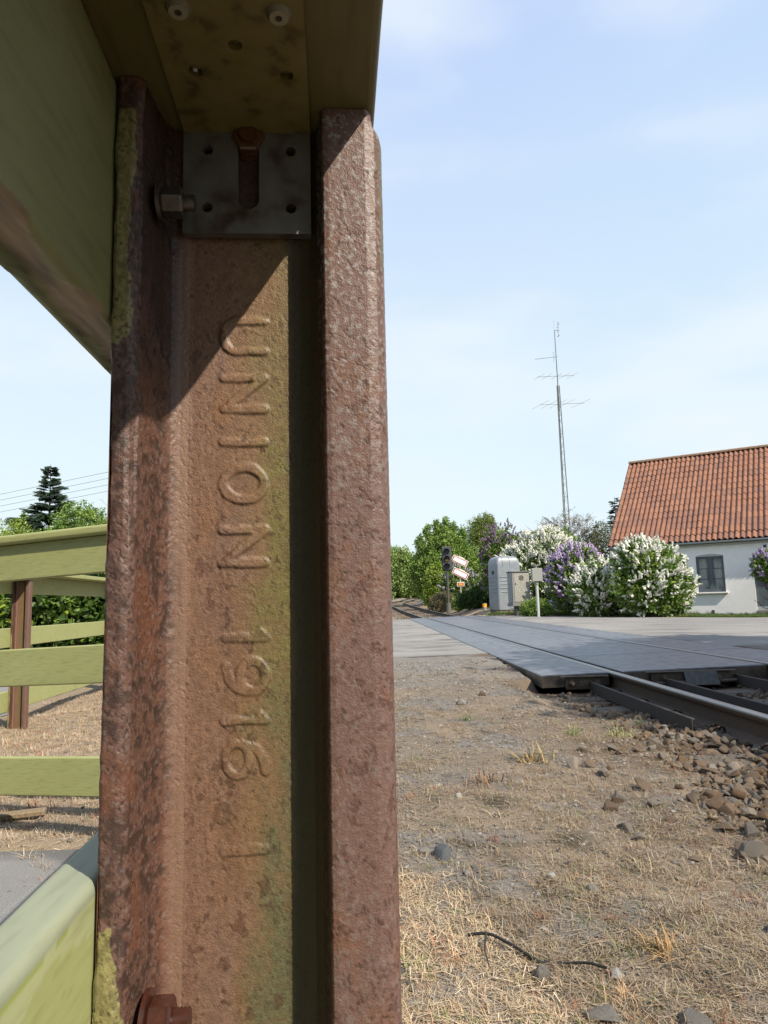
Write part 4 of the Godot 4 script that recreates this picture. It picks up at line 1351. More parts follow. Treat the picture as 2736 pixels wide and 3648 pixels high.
func build_plants() -> void:
	CL.lilac = leaf_cluster(1, 9, 0.55, 0.2)
	CL.mid = leaf_cluster(2, 10, 0.5, 0.17)
	CL.fine = leaf_cluster(3, 14, 0.36, 0.10)
	CL.ivy = leaf_cluster(4, 7, 0.62, 0.26)
	CL.panicle = panicle(5)
	var white := [Color(0.72, 0.74, 0.62), Color(0.86, 0.86, 0.80)]
	var purple := [Color(0.38, 0.29, 0.50), Color(0.52, 0.43, 0.62), Color(0.64, 0.57, 0.72)]
	# lilacs along the verge
	lilac("tallest white lilac, rising behind the grey cabinet and the steel box", 6.9, 31.9, [[Vector3(0.1, 1.6, 0), Vector3(1.35, 1.55, 0.8)], [Vector3(-0.9, 1.35, -0.2), Vector3(0.85, 1.25, 0.6)], [Vector3(1.1, 1.5, -0.1), Vector3(0.95, 1.35, 0.7)], [Vector3(0.3, 2.45, 0), Vector3(1.0, 0.85, 0.7)]], 3.0, 5600, 3000, white, 11)
	lilac("purple lilac between the tall white lilac and the low white one", 6.95, 26.2, [[Vector3(0, 1.2, 0), Vector3(0.95, 1.2, 0.75)], [Vector3(0.25, 1.75, 0), Vector3(0.75, 0.75, 0.6)]], 2.2, 2600, 620, purple, 23)
	lilac("low white lilac leaning over the roadside grass beside the big round one", 7.15, 24.2, [[Vector3(0, 0.85, 0), Vector3(0.85, 0.9, 0.7)], [Vector3(0.55, 1.05, -0.2), Vector3(0.6, 0.75, 0.5)]], 1.6, 2300, 620, white, 31)
	lilac("big round white lilac in front of the cottage's left end", 8.42, 22.9, [[Vector3(0, 1.15, 0), Vector3(1.15, 1.15, 0.95)], [Vector3(0.45, 0.95, 0.3), Vector3(0.75, 0.85, 0.6)], [Vector3(-0.25, 1.75, 0), Vector3(0.8, 0.65, 0.7)]], 2.2, 5200, 780, white, 43)
	lilac("purple flowering lilac by the cottage's blue-grey door", 12.45, 23.2, [[Vector3(0.1, 1.55, 0), Vector3(0.55, 0.45, 0.45)], [Vector3(0.35, 1.05, 0), Vector3(0.42, 0.38, 0.4)]], 1.7, 1300, 260, purple, 57)
	lilac("dark purple lilac behind the grey cabinet's left shoulder", 5.9, 36.0, [[Vector3(0, 1.9, 0), Vector3(1.1, 1.9, 0.9)], [Vector3(0.9, 2.6, -0.4), Vector3(0.9, 1.0, 0.8)]], 3.4, 2200, 500, [Color(0.14, 0.075, 0.13), Color(0.27, 0.20, 0.33)], 63)
	lilac("pale mauve lilac bush behind the tilted red-edged signs", 4.55, 45.5, [[Vector3(0, 1.2, 0), Vector3(1.1, 1.25, 0.9)], [Vector3(0.9, 1.0, 0), Vector3(0.9, 1.0, 0.8)]], 2.2, 2000, 260, [Color(0.30, 0.26, 0.36), Color(0.50, 0.46, 0.56)], 71)
	# shrubs by the track
	var bright := [Color(0.17, 0.25, 0.03), Color(0.29, 0.37, 0.055)]
	var green := [Color(0.11, 0.19, 0.038), Color(0.235, 0.34, 0.07)]
	var deep := [Color(0.03, 0.07, 0.017), Color(0.085, 0.15, 0.03)]
	var olive := [Color(0.075, 0.10, 0.03), Color(0.14, 0.17, 0.045)]
	tree("shrub", "bright yellow-green shrub left of the signal mast's foot", "shrub", 3.75, 50.0, 2.6, [[Vector3(0, 1.5, 0), Vector3(1.0, 1.6, 0.9)], [Vector3(-0.3, 0.8, 0), Vector3(0.9, 0.9, 0.8)]], 1900, 0.18, 0.34, bright, 81, -0.3)
	tree("shrub", "low dark green shrub between the signs and the grey cabinet", "shrub", 5.25, 38.5, 1.5, [[Vector3(0, 0.4, 0), Vector3(0.9, 0.75, 0.7)], [Vector3(-0.9, 0.3, 0.2), Vector3(0.6, 0.5, 0.5)]], 1700, 0.13, 0.26, deep, 83, -0.3)
	tree("shrub", "small leafy green shrub at the foot of the sign post", "shrub", 4.25, 40.5, 0.7, [[Vector3(0, 0.3, 0), Vector3(0.5, 0.5, 0.45)]], 800, 0.12, 0.22, green, 85, -0.3)
	tree("shrub", "grey-brown withered brush around the signal mast's foot", "shrub", 3.55, 44.0, 1.1, [[Vector3(-0.1, 0.5, 0), Vector3(0.85, 0.65, 0.6)]], 900, 0.12, 0.25, [Color(0.16, 0.13, 0.085), Color(0.24, 0.21, 0.13)], 87, -0.1, "fine")
	tree("shrub", "clump of green leaves in the grass below the steel box", "shrub", 5.35, 25.7, 0.6, [[Vector3(0, 0.25, 0), Vector3(0.55, 0.35, 0.4)]], 700, 0.08, 0.15, green, 88, -0.4)
	# trees beyond the bend
	tree("broadleaf_tree", "tall green tree with feathery top behind the signal", "tree", 4.9, 60.0, 6.6, [[Vector3(0, 2.5, 0), Vector3(2.3, 2.7, 1.8)], [Vector3(0.2, 4.3, 0), Vector3(1.6, 1.5, 1.4)], [Vector3(1.8, 2.3, 0.3), Vector3(1.7, 2.0, 1.4)], [Vector3(-1.4, 2.2, -0.5), Vector3(1.5, 2.0, 1.2)], [Vector3(0.1, 5.5, 0), Vector3(0.8, 0.7, 0.8)], [Vector3(-0.5, 6.2, 0), Vector3(0.25, 0.6, 0.25)], [Vector3(0.3, 6.4, 0), Vector3(0.22, 0.6, 0.25)], [Vector3(0.9, 5.9, 0), Vector3(0.25, 0.6, 0.25)], [Vector3(-1.3, 5.7, 0), Vector3(0.3, 0.7, 0.3)], [Vector3(-1.9, 4.8, 0), Vector3(0.35, 0.6, 0.3)], [Vector3(1.7, 5.2, 0), Vector3(0.3, 0.8, 0.3)]], 7000, 0.2, 0.42, [Color(0.125, 0.21, 0.04), Color(0.25, 0.355, 0.075), Color(0.33, 0.43, 0.11)], 91, -0.12)
	tree("broadleaf_tree", "rounded olive-green tree right of the tallest one, behind the signs", "tree", 8.9, 64.0, 7.0, [[Vector3(0, 4.0, 0), Vector3(2.0, 3.4, 1.7)], [Vector3(0.1, 5.9, 0), Vector3(1.2, 1.7, 1.1)], [Vector3(1.3, 3.0, 0), Vector3(1.6, 2.6, 1.4)]], 4600, 0.22, 0.42, [Color(0.15, 0.20, 0.05), Color(0.25, 0.30, 0.08)], 93, -0.25, "fine")
	tree("broadleaf_tree", "shaggy green tree beyond the track bend, right beside the rusty post", "tree", 1.3, 118.0, 9.0, [[Vector3(0, 3.8, 0), Vector3(3.8, 4.4, 3)], [Vector3(-1.8, 6.0, 0), Vector3(2.6, 2.6, 2)], [Vector3(2.5, 2.6, 0), Vector3(2.4, 3.0, 2)]], 3800, 0.5, 1.0, [Color(0.18, 0.26, 0.075), Color(0.29, 0.37, 0.115)], 95, -0.2)
	tree("broadleaf_tree", "bluish hazy tree in the gap between the bend and the tall tree", "tree", 6.2, 138.0, 9.0, [[Vector3(0, 3.8, 0), Vector3(3.4, 4.0, 3)], [Vector3(1.2, 5.6, 0), Vector3(2.2, 2.4, 2)]], 2400, 0.5, 1.0, [Color(0.07, 0.10, 0.06), Color(0.13, 0.17, 0.09)], 97, -0.1, "fine")
	tree("broadleaf_tree", "dense green thicket left of the signal, at the far bend", "tree", 6.6, 88.0, 6.5, [[Vector3(0, 2.6, 0), Vector3(2.6, 2.8, 2)], [Vector3(2.2, 3.2, 0), Vector3(2.4, 3.0, 2)], [Vector3(-1.2, 1.5, 0), Vector3(1.5, 1.7, 1.4)]], 3600, 0.35, 0.7, green, 99, -0.3)
	tree("broadleaf_tree", "brownish green tree between the bare tree and the cottage roof", "tree", 13.3, 43.0, 4.8, [[Vector3(0, 2.6, 0), Vector3(1.5, 2.5, 1.3)], [Vector3(-0.9, 1.8, 0), Vector3(1.3, 1.8, 1.1)]], 2600, 0.16, 0.32, [Color(0.07, 0.075, 0.025), Color(0.13, 0.13, 0.045)], 103, -0.25, "fine")
	tree("broadleaf_tree", "fresh green tree right behind the tall white lilac", "tree", 9.8, 40.0, 4.4, [[Vector3(0, 2.2, 0), Vector3(1.4, 2.1, 1.2)], [Vector3(1.2, 1.7, 0), Vector3(1.2, 1.6, 1.1)]], 2000, 0.16, 0.32, green, 104, -0.25)
	# nearly bare tree with tiny reddish leaves
	var bt := thing("bare_tree", "nearly bare tree with tiny reddish leaves in front of the antenna mast", "tree", Vector3(12.5, gy(12.5, -48.0), -48.0))
	limbs(bt, 6.6, 0.2, 2.6, 34, 107, Color(0.19, 0.155, 0.14), 16, 0.2)
	crown(bt, "leaf_buds", CL.fine, M.leaf, [[Vector3(0, 4.4, 0), Vector3(2.3, 1.9, 1.8)], [Vector3(-1.2, 3.8, 0), Vector3(1.6, 1.5, 1.3)]], 1500, 0.12, 0.24, [Color(0.16, 0.10, 0.07), Color(0.22, 0.17, 0.11)], 108, 0.0)
	# conifers
	conifer("dark conifer whose tip shows behind the cottage's left roof edge", 14.75, 45.0, 7.0, 1.6, 111, 1500, Color(0.018, 0.035, 0.022), Color(0.04, 0.06, 0.035))
	conifer("tall blue-green spruce standing alone above the left fence", -21.4, 45.0, 10.4, 3.7, 113, 13000, Color(0.04, 0.072, 0.055), Color(0.095, 0.14, 0.095))
	# left: trees and hedge
	tree("broadleaf_tree", "light green tree right of the tall spruce at the left", "tree", -16.3, 38.0, 6.2, [[Vector3(0, 4.0, 0), Vector3(1.9, 2.6, 1.6)], [Vector3(1.3, 3.4, 0), Vector3(1.5, 2.2, 1.3)]], 3000, 0.16, 0.34, green, 121, -0.15)
	tree("broadleaf_tree", "round bright bush top below the spruce, above the fence cap", "tree", -15.6, 29.5, 4.5, [[Vector3(0, 2.5, 0), Vector3(1.6, 2.2, 1.3)], [Vector3(1.3, 2.1, 0), Vector3(1.3, 1.8, 1.1)]], 2800, 0.12, 0.26, bright, 123, -0.3)
	tree("broadleaf_tree", "low hedge-like bush top at the far left above the fence cap", "tree", -18.6, 31.5, 4.0, [[Vector3(0, 2.0, 0), Vector3(1.9, 2.1, 1.3)], [Vector3(-2.0, 1.8, 0), Vector3(1.6, 1.9, 1.1)]], 2600, 0.12, 0.26, green, 125, -0.3)
	var b2 := thing("bare_tree", "slender bare tree beside the spruce at the left", "tree", Vector3(-19.9, gy(-19.9, -49.0), -49.0))
	limbs(b2, 10.5, 0.12, 2.0, 16, 127, Color(0.22, 0.19, 0.17), 7, 0.35)
	for q in [[-4.6, 9.7, 131, "leafy ivy hedge seen between the boards of the left fence", 1.0], [-7.6, 9.4, 133, "leafy hedge at the far left edge between the fence boards", 1.0]]:
		var hd := thing("hedge", q[3], "hedge", Vector3(q[0], gy(q[0], -q[1]), -q[1]))
		limbs(hd, 1.3, 0.03, 0.8, 14, q[2], Color(0.09, 0.07, 0.05), 3, 0.05)
		var lobes := []
		for k in 7:
			lobes.append([Vector3(-1.5 + k * 0.5, 0.78 + 0.06 * sin(k * 2.3), 0.1 * sin(k * 1.7)), Vector3(0.55, 0.80, 0.45)])
		crown(hd, "foliage", CL.ivy, M.leaf, lobes, 3600, 0.11, 0.21, [Color(0.035, 0.08, 0.014), Color(0.13, 0.21, 0.03), Color(0.24, 0.32, 0.04)], q[2], -0.22, 0.6)
	# the tree behind the viewer's right shoulder that shades the foreground
	tree("broadleaf_tree", "broad leafy tree shading the near track from outside the picture", "tree", 7.85, 1.6, 7.0, [[Vector3(0, 5.6, 0), Vector3(1.7, 2.0, 2.4)], [Vector3(-0.5, 5.0, -2.2), Vector3(1.7, 1.7, 2.2)], [Vector3(0.9, 5.2, 2.0), Vector3(1.8, 1.8, 2.0)], [Vector3(1.0, 5.4, -3.2), Vector3(1.9, 1.8, 2.0)]], 3000, 0.28, 0.46, green, 141, -0.1)
	tree("broadleaf_tree", "green tree left of the far track, hidden behind the rusty post", "tree", -5.5, 62.0, 6.5, [[Vector3(0, 2.9, 0), Vector3(2.8, 3.0, 2)], [Vector3(2.4, 2.2, 0), Vector3(2.3, 2.4, 1.8)], [Vector3(-2.6, 2.0, 0), Vector3(2.2, 2.2, 1.8)]], 3000, 0.3, 0.6, green, 151, -0.25)
	tree("broadleaf_tree", "dark green tree farther left, hidden behind the rusty post", "tree", -13.0, 58.0, 5.5, [[Vector3(0, 2.5, 0), Vector3(3.0, 2.6, 2)], [Vector3(-2.8, 2.0, 0), Vector3(2.4, 2.2, 1.8)]], 2400, 0.3, 0.6, deep, 153, -0.25)
	tree("broadleaf_tree", "unseen tree added behind the viewer to block sky light, left of the path", "tree", -6.5, -7.5, 8.5, [[Vector3(0, 4.6, 0), Vector3(3.4, 4.2, 2.0)], [Vector3(2.2, 3.4, 0), Vector3(2.6, 3.2, 2.0)]], 3200, 0.5, 0.9, deep, 143, -0.4)  # this and the next two are added to cut sky light on the post
	tree("broadleaf_tree", "unseen tree added right behind the viewer to block sky light", "tree", -0.8, -8.5, 8.5, [[Vector3(0, 4.6, 0), Vector3(3.2, 4.4, 2.0)], [Vector3(-2.0, 3.0, 0), Vector3(2.4, 3.0, 2.0)]], 3200, 0.5, 0.9, deep, 145, -0.4)
	tree("broadleaf_tree", "unseen tree added far left behind the fence to block sky light", "tree", -11.5, -2.0, 8.0, [[Vector3(0, 4.4, 0), Vector3(2.4, 4.0, 3.6)]], 2400, 0.5, 0.9, deep, 147, -0.4)

func conifer(label: String, x: float, d: float, h: float, rad: float, sd: int, count: int, c0: Color, c1: Color) -> void:
	var r := RandomNumberGenerator.new(); r.seed = sd
	var t := thing("conifer", label, "tree", Vector3(x, gy(x, -d), -d))
	var mb := MB.new()
	mb.tube([Vector3(0, -0.2, 0), Vector3(0, h * 0.5, 0), Vector3(0, h * 0.985, 0)], h * 0.018, 0.01, 8, Color(0.08, 0.06, 0.045))
	part("trunk", mb.put(), M.bark, t)
	# a spray: a flat drooping twig with needles
	var sp := MB.new()
	for k in 9:
		var w := k / 8.0
		for s in [-1.0, 1.0]:
			var p := Vector3(w, -0.18 * w * w, 0)
			sp.tri(p, p + Vector3(0.28, -0.05, s * 0.30 * (1.1 - w)), p + Vector3(0.12, 0.03, 0), Color.WHITE)
			sp.tri(p, p + Vector3(0.24, 0.12, s * 0.12), p + Vector3(0.10, -0.04, s * 0.03), Color.WHITE)
	var spray := sp.put()
	var T := []; var C := []
	var br := MB.new()
	var whorls := int(h * 4.6)
	for k in whorls:
		var f := float(k) / whorls
		var y := lerpf(0.25 * h * 0.3, h * 0.97, f)
		var ln := rad * (1.0 - f * 0.96) * r.randf_range(0.75, 1.12)
		for b in 7:
			var a := r.randf() * TAU
			var out := Vector3(cos(a), 0, sin(a))
			var l2 := ln * r.randf_range(0.65, 1.1)
			var base := Vector3(0, y + r.randf_range(-0.25, 0.25), 0)
			var tip := base + out * l2 + Vector3.UP * (l2 * lerpf(-0.22, 0.35, f))
			br.cyl(base, tip, 0.018, 0.006, 4, Color(0.07, 0.055, 0.04), false)
			var per := maxi(2, int(count / (whorls * 7.0)))
			for q in per:
				var w := lerpf(0.2, 0.95, (q + r.randf()) / per)
				var yaw := a + r.randf_range(-0.75, 0.75)
				var bs := Basis(Vector3.UP, -yaw) * Basis(Vector3(0, 0, 1), r.randf_range(-0.15, 0.30)) * Basis(Vector3(1, 0, 0), r.randf_range(-0.5, 0.5))
				var s := maxf(0.22, l2 * r.randf_range(0.22, 0.42))
				T.append(Transform3D(bs.scaled(Vector3.ONE * s), base.lerp(tip, w)))
				C.append(c0.lerp(c1, r.randf()))
	part("branches", br.put(), M.bark, t)
	many("needles", spray, M.leaf, T, C, t)

# ---------------------------------------------------------------- railway equipment by the crossing
func build_equipment() -> void:
	var dark := Color(0.035, 0.038, 0.042)
	# three-lamp signal
	var sx := 3.62; var sd := 42.0
	var gyv := gy(sx, -sd)
	var turn := Basis(Vector3.UP, -0.12)
	var s := thing("crossing_signal", "dark three-lamp signal on a grey mast beside the track", "signal", Vector3(sx, gyv, -sd), turn)
	var top := 0.8 + (1301.0 - 1186.0) / 1534.0 * sd - gyv
	var mb := MB.new()
	mb.cyl(Vector3(0, -0.1, 0), Vector3(0, top - 1.3, 0), 0.07, 0.065, 14, Color(0.07, 0.072, 0.075))
	mb.cyl(Vector3(0, -0.1, 0), Vector3(0, 0.6, 0), 0.17, 0.13, 14, Color(0.12, 0.11, 0.10))
	part("mast", mb.put(), M.plain, s)
	var hb := MB.new()
	hb.box(Vector3(0, top - 0.69, 0.0), Vector3(0.52, 1.38, 0.24), Color(0.062, 0.068, 0.075), 0.03)
	hb.box(Vector3(0, top - 0.69, -0.14), Vector3(0.58, 1.44, 0.03), Color(0.05, 0.055, 0.06), 0.01)
	part("signal_head", hb.put(), M.plain, s)
	for k in 3:
		var cy := top - 0.27 - k * 0.43
		var lm := MB.new()
		lm.cyl(Vector3(0.02, cy, 0.121), Vector3(0.02, cy, 0.135), 0.155, 0.15, 24, Color(0.03, 0.03, 0.032))
		var ln := part("lens", lm.put(), M.gloss, s)
		if k == 1:
			var am := MB.new()
			am.box(Vector3(0.02, cy - 0.10, 0.15), Vector3(0.17, 0.075, 0.03), Color(0.85, 0.42, 0.02), 0.01)
			part("reflector", am.put(), M.gloss, ln)
		var vm := MB.new()      # hood over the upper half of the lamp
		for j in 14:
			var a0 := lerpf(-20.0, 200.0, j / 14.0); var a1 := lerpf(-20.0, 200.0, (j + 1) / 14.0)
			var v0 := Vector3(cos(deg_to_rad(a0)), sin(deg_to_rad(a0)), 0) * 0.175; var v1 := Vector3(cos(deg_to_rad(a1)), sin(deg_to_rad(a1)), 0) * 0.175
			var o := Vector3(0.02, cy, 0.12)
			var l0 := 0.10 + 0.2 * maxf(sin(deg_to_rad(a0)), 0.0); var l1 := 0.10 + 0.2 * maxf(sin(deg_to_rad(a1)), 0.0)
			vm.quad(o + v0, o + v1, o + v1 + Vector3(0, -0.02, l1), o + v0 + Vector3(0, -0.02, l0), dark)
			vm.quad(o + v0 * 0.94 + Vector3(0, -0.02, l0), o + v1 * 0.94 + Vector3(0, -0.02, l1), o + v1 * 0.94, o + v0 * 0.94, dark)
			vm.quad(o + v0 + Vector3(0, -0.02, l0), o + v1 + Vector3(0, -0.02, l1), o + v1 * 0.94 + Vector3(0, -0.02, l1), o + v0 * 0.94 + Vector3(0, -0.02, l0), dark)
		part("visor", vm.put(), M.plain, s)
	# sign post with two tilted white boards and an orange one
	var px := 4.42; var pd := 42.5
	var py := gy(px, -pd)
	var p := thing("marker_sign", "post with two tilted white boards edged in red above a small orange board", "sign", Vector3(px, py, -pd), Basis(Vector3.UP, -0.1))
	var pm := MB.new()
	pm.cyl(Vector3(0, -0.1, 0), Vector3(0, 3.1, 0), 0.04, 0.04, 12, Color(0.42, 0.38, 0.30))
	part("post", pm.put(), M.plain, p)
	for q in [[1214.0, 0.98, 0.40, -0.48, 0], [1241.0, 0.98, 0.40, -0.48, 0], [1264.0, 0.42, 0.26, 0.03, 1]]:
		var yy: float = 0.8 + (1297.5 - q[0]) / 1534.0 * pd - py
		var bs := Basis(Vector3(0, 0, 1), q[3])
		var o := Vector3(0.02, yy, 0.06)
		var am := MB.new()
		am.box(o, Vector3(q[1], q[2], 0.03), Color(0.80, 0.78, 0.74), 0.012, bs)
		var board := part("sign_board", am.put(), M.plain, p)
		var rm := MB.new()
		var red := Color(0.36, 0.02, 0.05) if q[4] == 0 else Color(0.20, 0.03, 0.03)
		for e in [[0, q[2] * 0.5 - 0.055, q[1] - 0.08, 0.042], [0, -q[2] * 0.5 + 0.055, q[1] - 0.08, 0.042], [q[1] * 0.5 - 0.065, 0, 0.055, q[2] - 0.152], [-q[1] * 0.5 + 0.065, 0, 0.055, q[2] - 0.152]]:
			rm.box(o + bs * Vector3(e[0], e[1], 0.0165), Vector3(e[2], e[3], 0.004), red, 0.0, bs)
		part("red_border", rm.put(), M.plain, board)
		var fm := MB.new()
		fm.box(o + bs * Vector3(0, 0, 0.0165), Vector3(q[1] - 0.186, q[2] - 0.153, 0.003), Color(0.82, 0.83, 0.86) if q[4] == 0 else Color(0.95, 0.36, 0.015), 0.0, bs)
		part("sign_face", fm.put(), M.plain, board)
		if q[4] == 0:
			var hm := MB.new()
			hm.box(o + bs * Vector3(0.05, q[2] * 0.5 + 0.025, -0.01), Vector3(0.3, 0.05, 0.05), Color(0.8, 0.78, 0.74), 0.012, bs)
			part("bracket", hm.put(), M.plain, board)
	# big grey cabinet with a domed roof
	var cx := 5.02; var cd := 30.3
	var cy0 := gy(cx, -cd)
	var grey := Color(0.235, 0.265, 0.30)
	var cb := Basis(Vector3.UP, 0.30)
	var c := thing("equipment_cabinet", "large light grey ribbed cabinet with a domed roof beside the crossing", "cabinet", Vector3(cx, cy0, -cd), cb)
	var hw := 0.55; var hd := 0.48; var hh := 1.92
	var pl := MB.new()
	pl.box(Vector3(0, -0.05, 0), Vector3(hw * 2 - 0.08, 0.3, hd * 2 - 0.08), Color(0.2, 0.19, 0.18), 0.01)
	part("plinth", pl.put(), M.stone, c)
	# body: rounded plan lofted up, closing in a dome
	var plan := PackedVector2Array()
	for q in [[hw, -hd, 270.0], [hw, hd, 0.0], [-hw, hd, 90.0], [-hw, -hd, 180.0]]:
		plan.append_array(arc(q[0] - signf(q[0]) * 0.10, q[1] - signf(q[1]) * 0.10, 0.10, 0.10, q[2], q[2] + 90.0, 6))
	plan.append(plan[0])
	plan = resample(plan, 0.12)
	var levels := [[0.10, 1.0], [0.11, 1.0], [hh - 0.02, 0.985], [hh + 0.02, 0.985]]
	for k in 12:
		var a := PI * 0.5 * (k + 1) / 12.0
		levels.append([hh + 0.02 + 0.40 * sin(a), pow(cos(a), 0.34) * 0.985])
	var P := PackedVector3Array(); var C := PackedColorArray()
	for l in levels:
		for q in plan:
			P.append(Vector3(q.x * maxf(l[1], 0.001), l[0], q.y * maxf(l[1], 0.001))); C.append(grey)
	var bm := MB.new()
	bm.grid(P, C, plan.size(), levels.size(), -1.0)
	for i in bm.n.size():
		if bm.n[i].dot(bm.v[i] - Vector3(0, 1.0, 0)) < 0.0: bm.n[i] = -bm.n[i]
	part("body", bm.put(), M.cabinet, c)
	for k in 5:
		var rb := MB.new()
		rb.box(Vector3(-hw - 0.004, 1.46 - k * 0.155, 0.0), Vector3(0.03, 0.028, 0.66), Color(0.30, 0.335, 0.37), 0.008)
		part("rib", rb.put(), M.cabinet, c)
		var rf := MB.new()
		rf.box(Vector3(-0.25, 1.46 - k * 0.155, hd + 0.004), Vector3(0.36, 0.028, 0.03), Color(0.30, 0.335, 0.37), 0.008)
		part("rib", rf.put(), M.cabinet, c)
	var dm := MB.new()
	dm.box(Vector3(0.24, 0.94, hd + 0.006), Vector3(0.52, 1.58, 0.02), grey * 1.03, 0.006)
	var door := part("door", dm.put(), M.cabinet, c)
	var dh := MB.new()
	dh.box(Vector3(0.04, 1.0, hd + 0.03), Vector3(0.03, 0.16, 0.03), Color(0.1, 0.1, 0.1), 0.006)
	part("handle", dh.put(), M.plain, door)
	var vn := MB.new()
	vn.box(Vector3(-hw - 0.002, 1.66, 0.06), Vector3(0.02, 0.14, 0.18), Color(0.03, 0.032, 0.035), 0.004)
	part("vent", vn.put(), M.plain, c)
	for q in [-0.28, 0.05]:
		var hp := MB.new()
		var pts := []
		for k in 10:
			var a := PI * 0.48 * k / 9.0
			pts.append(Vector3(q, hh + 0.02 + 0.41 * sin(a), (hd + 0.004) * pow(cos(a), 0.34) * 0.985))
		hp.tube(pts, 0.010, 0.010, 6, grey * 0.82)
		part("roof_seam", hp.put(), M.cabinet, c)
	# stainless box on a stand
	var bx := 5.0; var bd := 27.0
	var by := gy(bx, -bd)
	var sb := Basis(Vector3.UP, 0.16)
	var st := thing("steel_box", "weathered stainless steel box on a dark stand in front of the grey cabinet", "cabinet", Vector3(bx, by, -bd), sb)
	var y0 := 0.8 + (1285.0 - 1301.0) / 1534.0 * bd - by
	var sm := MB.new()
	sm.box(Vector3(0.02, y0 * 0.5 - 0.06, 0), Vector3(0.4, y0 + 0.1, 0.3), Color(0.06, 0.06, 0.06), 0.01)
	part("stand", sm.put(), M.plain, st)
	var lm2 := MB.new()
	lm2.box(Vector3(0, y0 + 0.05, 0), Vector3(0.74, 0.12, 0.62), Color(0.17, 0.17, 0.165), 0.01)
	part("base", lm2.put(), M.plain, st)
	var bo := MB.new()
	bo.box(Vector3(0, y0 + 0.68, 0), Vector3(0.68, 1.14, 0.56), Color(0.42, 0.43, 0.44), 0.012)
	part("body", bo.put(), M.steelbox, st)
	var sd2 := MB.new()
	sd2.box(Vector3(-0.347, y0 + 0.68, 0.10), Vector3(0.014, 1.10, 0.30), Color(0.36, 0.43, 0.53), 0.004)
	part("side_panel", sd2.put(), M.steelbox, st)
	var rm2 := MB.new()
	rm2.box(Vector3(0, y0 + 1.27, 0), Vector3(0.74, 0.04, 0.64), Color(0.13, 0.13, 0.13), 0.01)
	part("lid", rm2.put(), M.plain, st)
	var dr := MB.new()
	dr.box(Vector3(0.02, y0 + 0.68, 0.286), Vector3(0.58, 1.06, 0.014), Color(0.55, 0.55, 0.51), 0.005)
	var door2 := part("door", dr.put(), M.steelbox, st)
	var em := MB.new()
	em.cyl(Vector3(0.02, y0 + 1.05, 0.293), Vector3(0.02, y0 + 1.05, 0.312), 0.10, 0.095, 24, Color(0.30, 0.29, 0.27))
	em.cyl(Vector3(0.02, y0 + 1.05, 0.312), Vector3(0.02, y0 + 1.05, 0.318), 0.07, 0.06, 24, Color(0.20, 0.19, 0.18))
	part("gauge", em.put(), M.steelbox, door2)
	var lk := MB.new()
	lk.box(Vector3(-0.22, y0 + 0.82, 0.30), Vector3(0.03, 0.08, 0.03), Color(0.1, 0.1, 0.1), 0.006)
	part("lock", lk.put(), M.plain, door2)
	# pole with a small box on top
	var qx := 5.25; var qd := 24.9
	var qy := gy(qx, -qd)
	var po := thing("post_box", "small grey box on a galvanized steel pole at the road edge", "post", Vector3(qx, qy, -qd))
	var qm := MB.new()
	var qt := 0.8 + (1279.0 - 1245.0) / 1534.0 * qd - qy
	qm.cyl(Vector3(0, -0.2, 0), Vector3(0, qt + 0.05, 0), 0.05, 0.05, 14, Color(0.42, 0.44, 0.45))
	part("pole", qm.put(), M.plain, po)
	var qb := MB.new()
	qb.box(Vector3(0.01, qt + 0.24, 0), Vector3(0.36, 0.46, 0.24), Color(0.27, 0.28, 0.26), 0.012)
	part("box", qb.put(), M.plain, po)
	var qc := MB.new()
	qc.cyl(Vector3(0, qt - 0.10, 0), Vector3(0, qt + 0.01, 0), 0.075, 0.085, 14, Color(0.22, 0.23, 0.22))
	part("collar", qc.put(), M.plain, po)
	# little marker bollard with an orange band
	var mx := 4.12; var md := 30.2
	var my := gy(mx, -md) + 0.03
	var mk := thing("marker_post", "short grey marker post with an orange band in front of the grey cabinet", "marker post", Vector3(mx, my, -md))
	var mm := MB.new()
	mm.cyl(Vector3(0.015, -0.1, 0), Vector3(0.015, 0.18, 0), 0.012, 0.012, 8, Color(0.07, 0.06, 0.05))
	part("stake", mm.put(), M.plain, mk)
	var m2 := MB.new()
	m2.cyl(Vector3(0, 0.16, 0), Vector3(0, 0.46, 0), 0.085, 0.085, 16, Color(0.22, 0.23, 0.21))
	part("body", m2.put(), M.plain, mk)
	var m3 := MB.new()
	m3.cyl(Vector3(0, 0.30, 0), Vector3(0, 0.435, 0), 0.0875, 0.0875, 16, Color(0.9, 0.36, 0.015))
	part("orange_band", m3.put(), M.plain, mk)

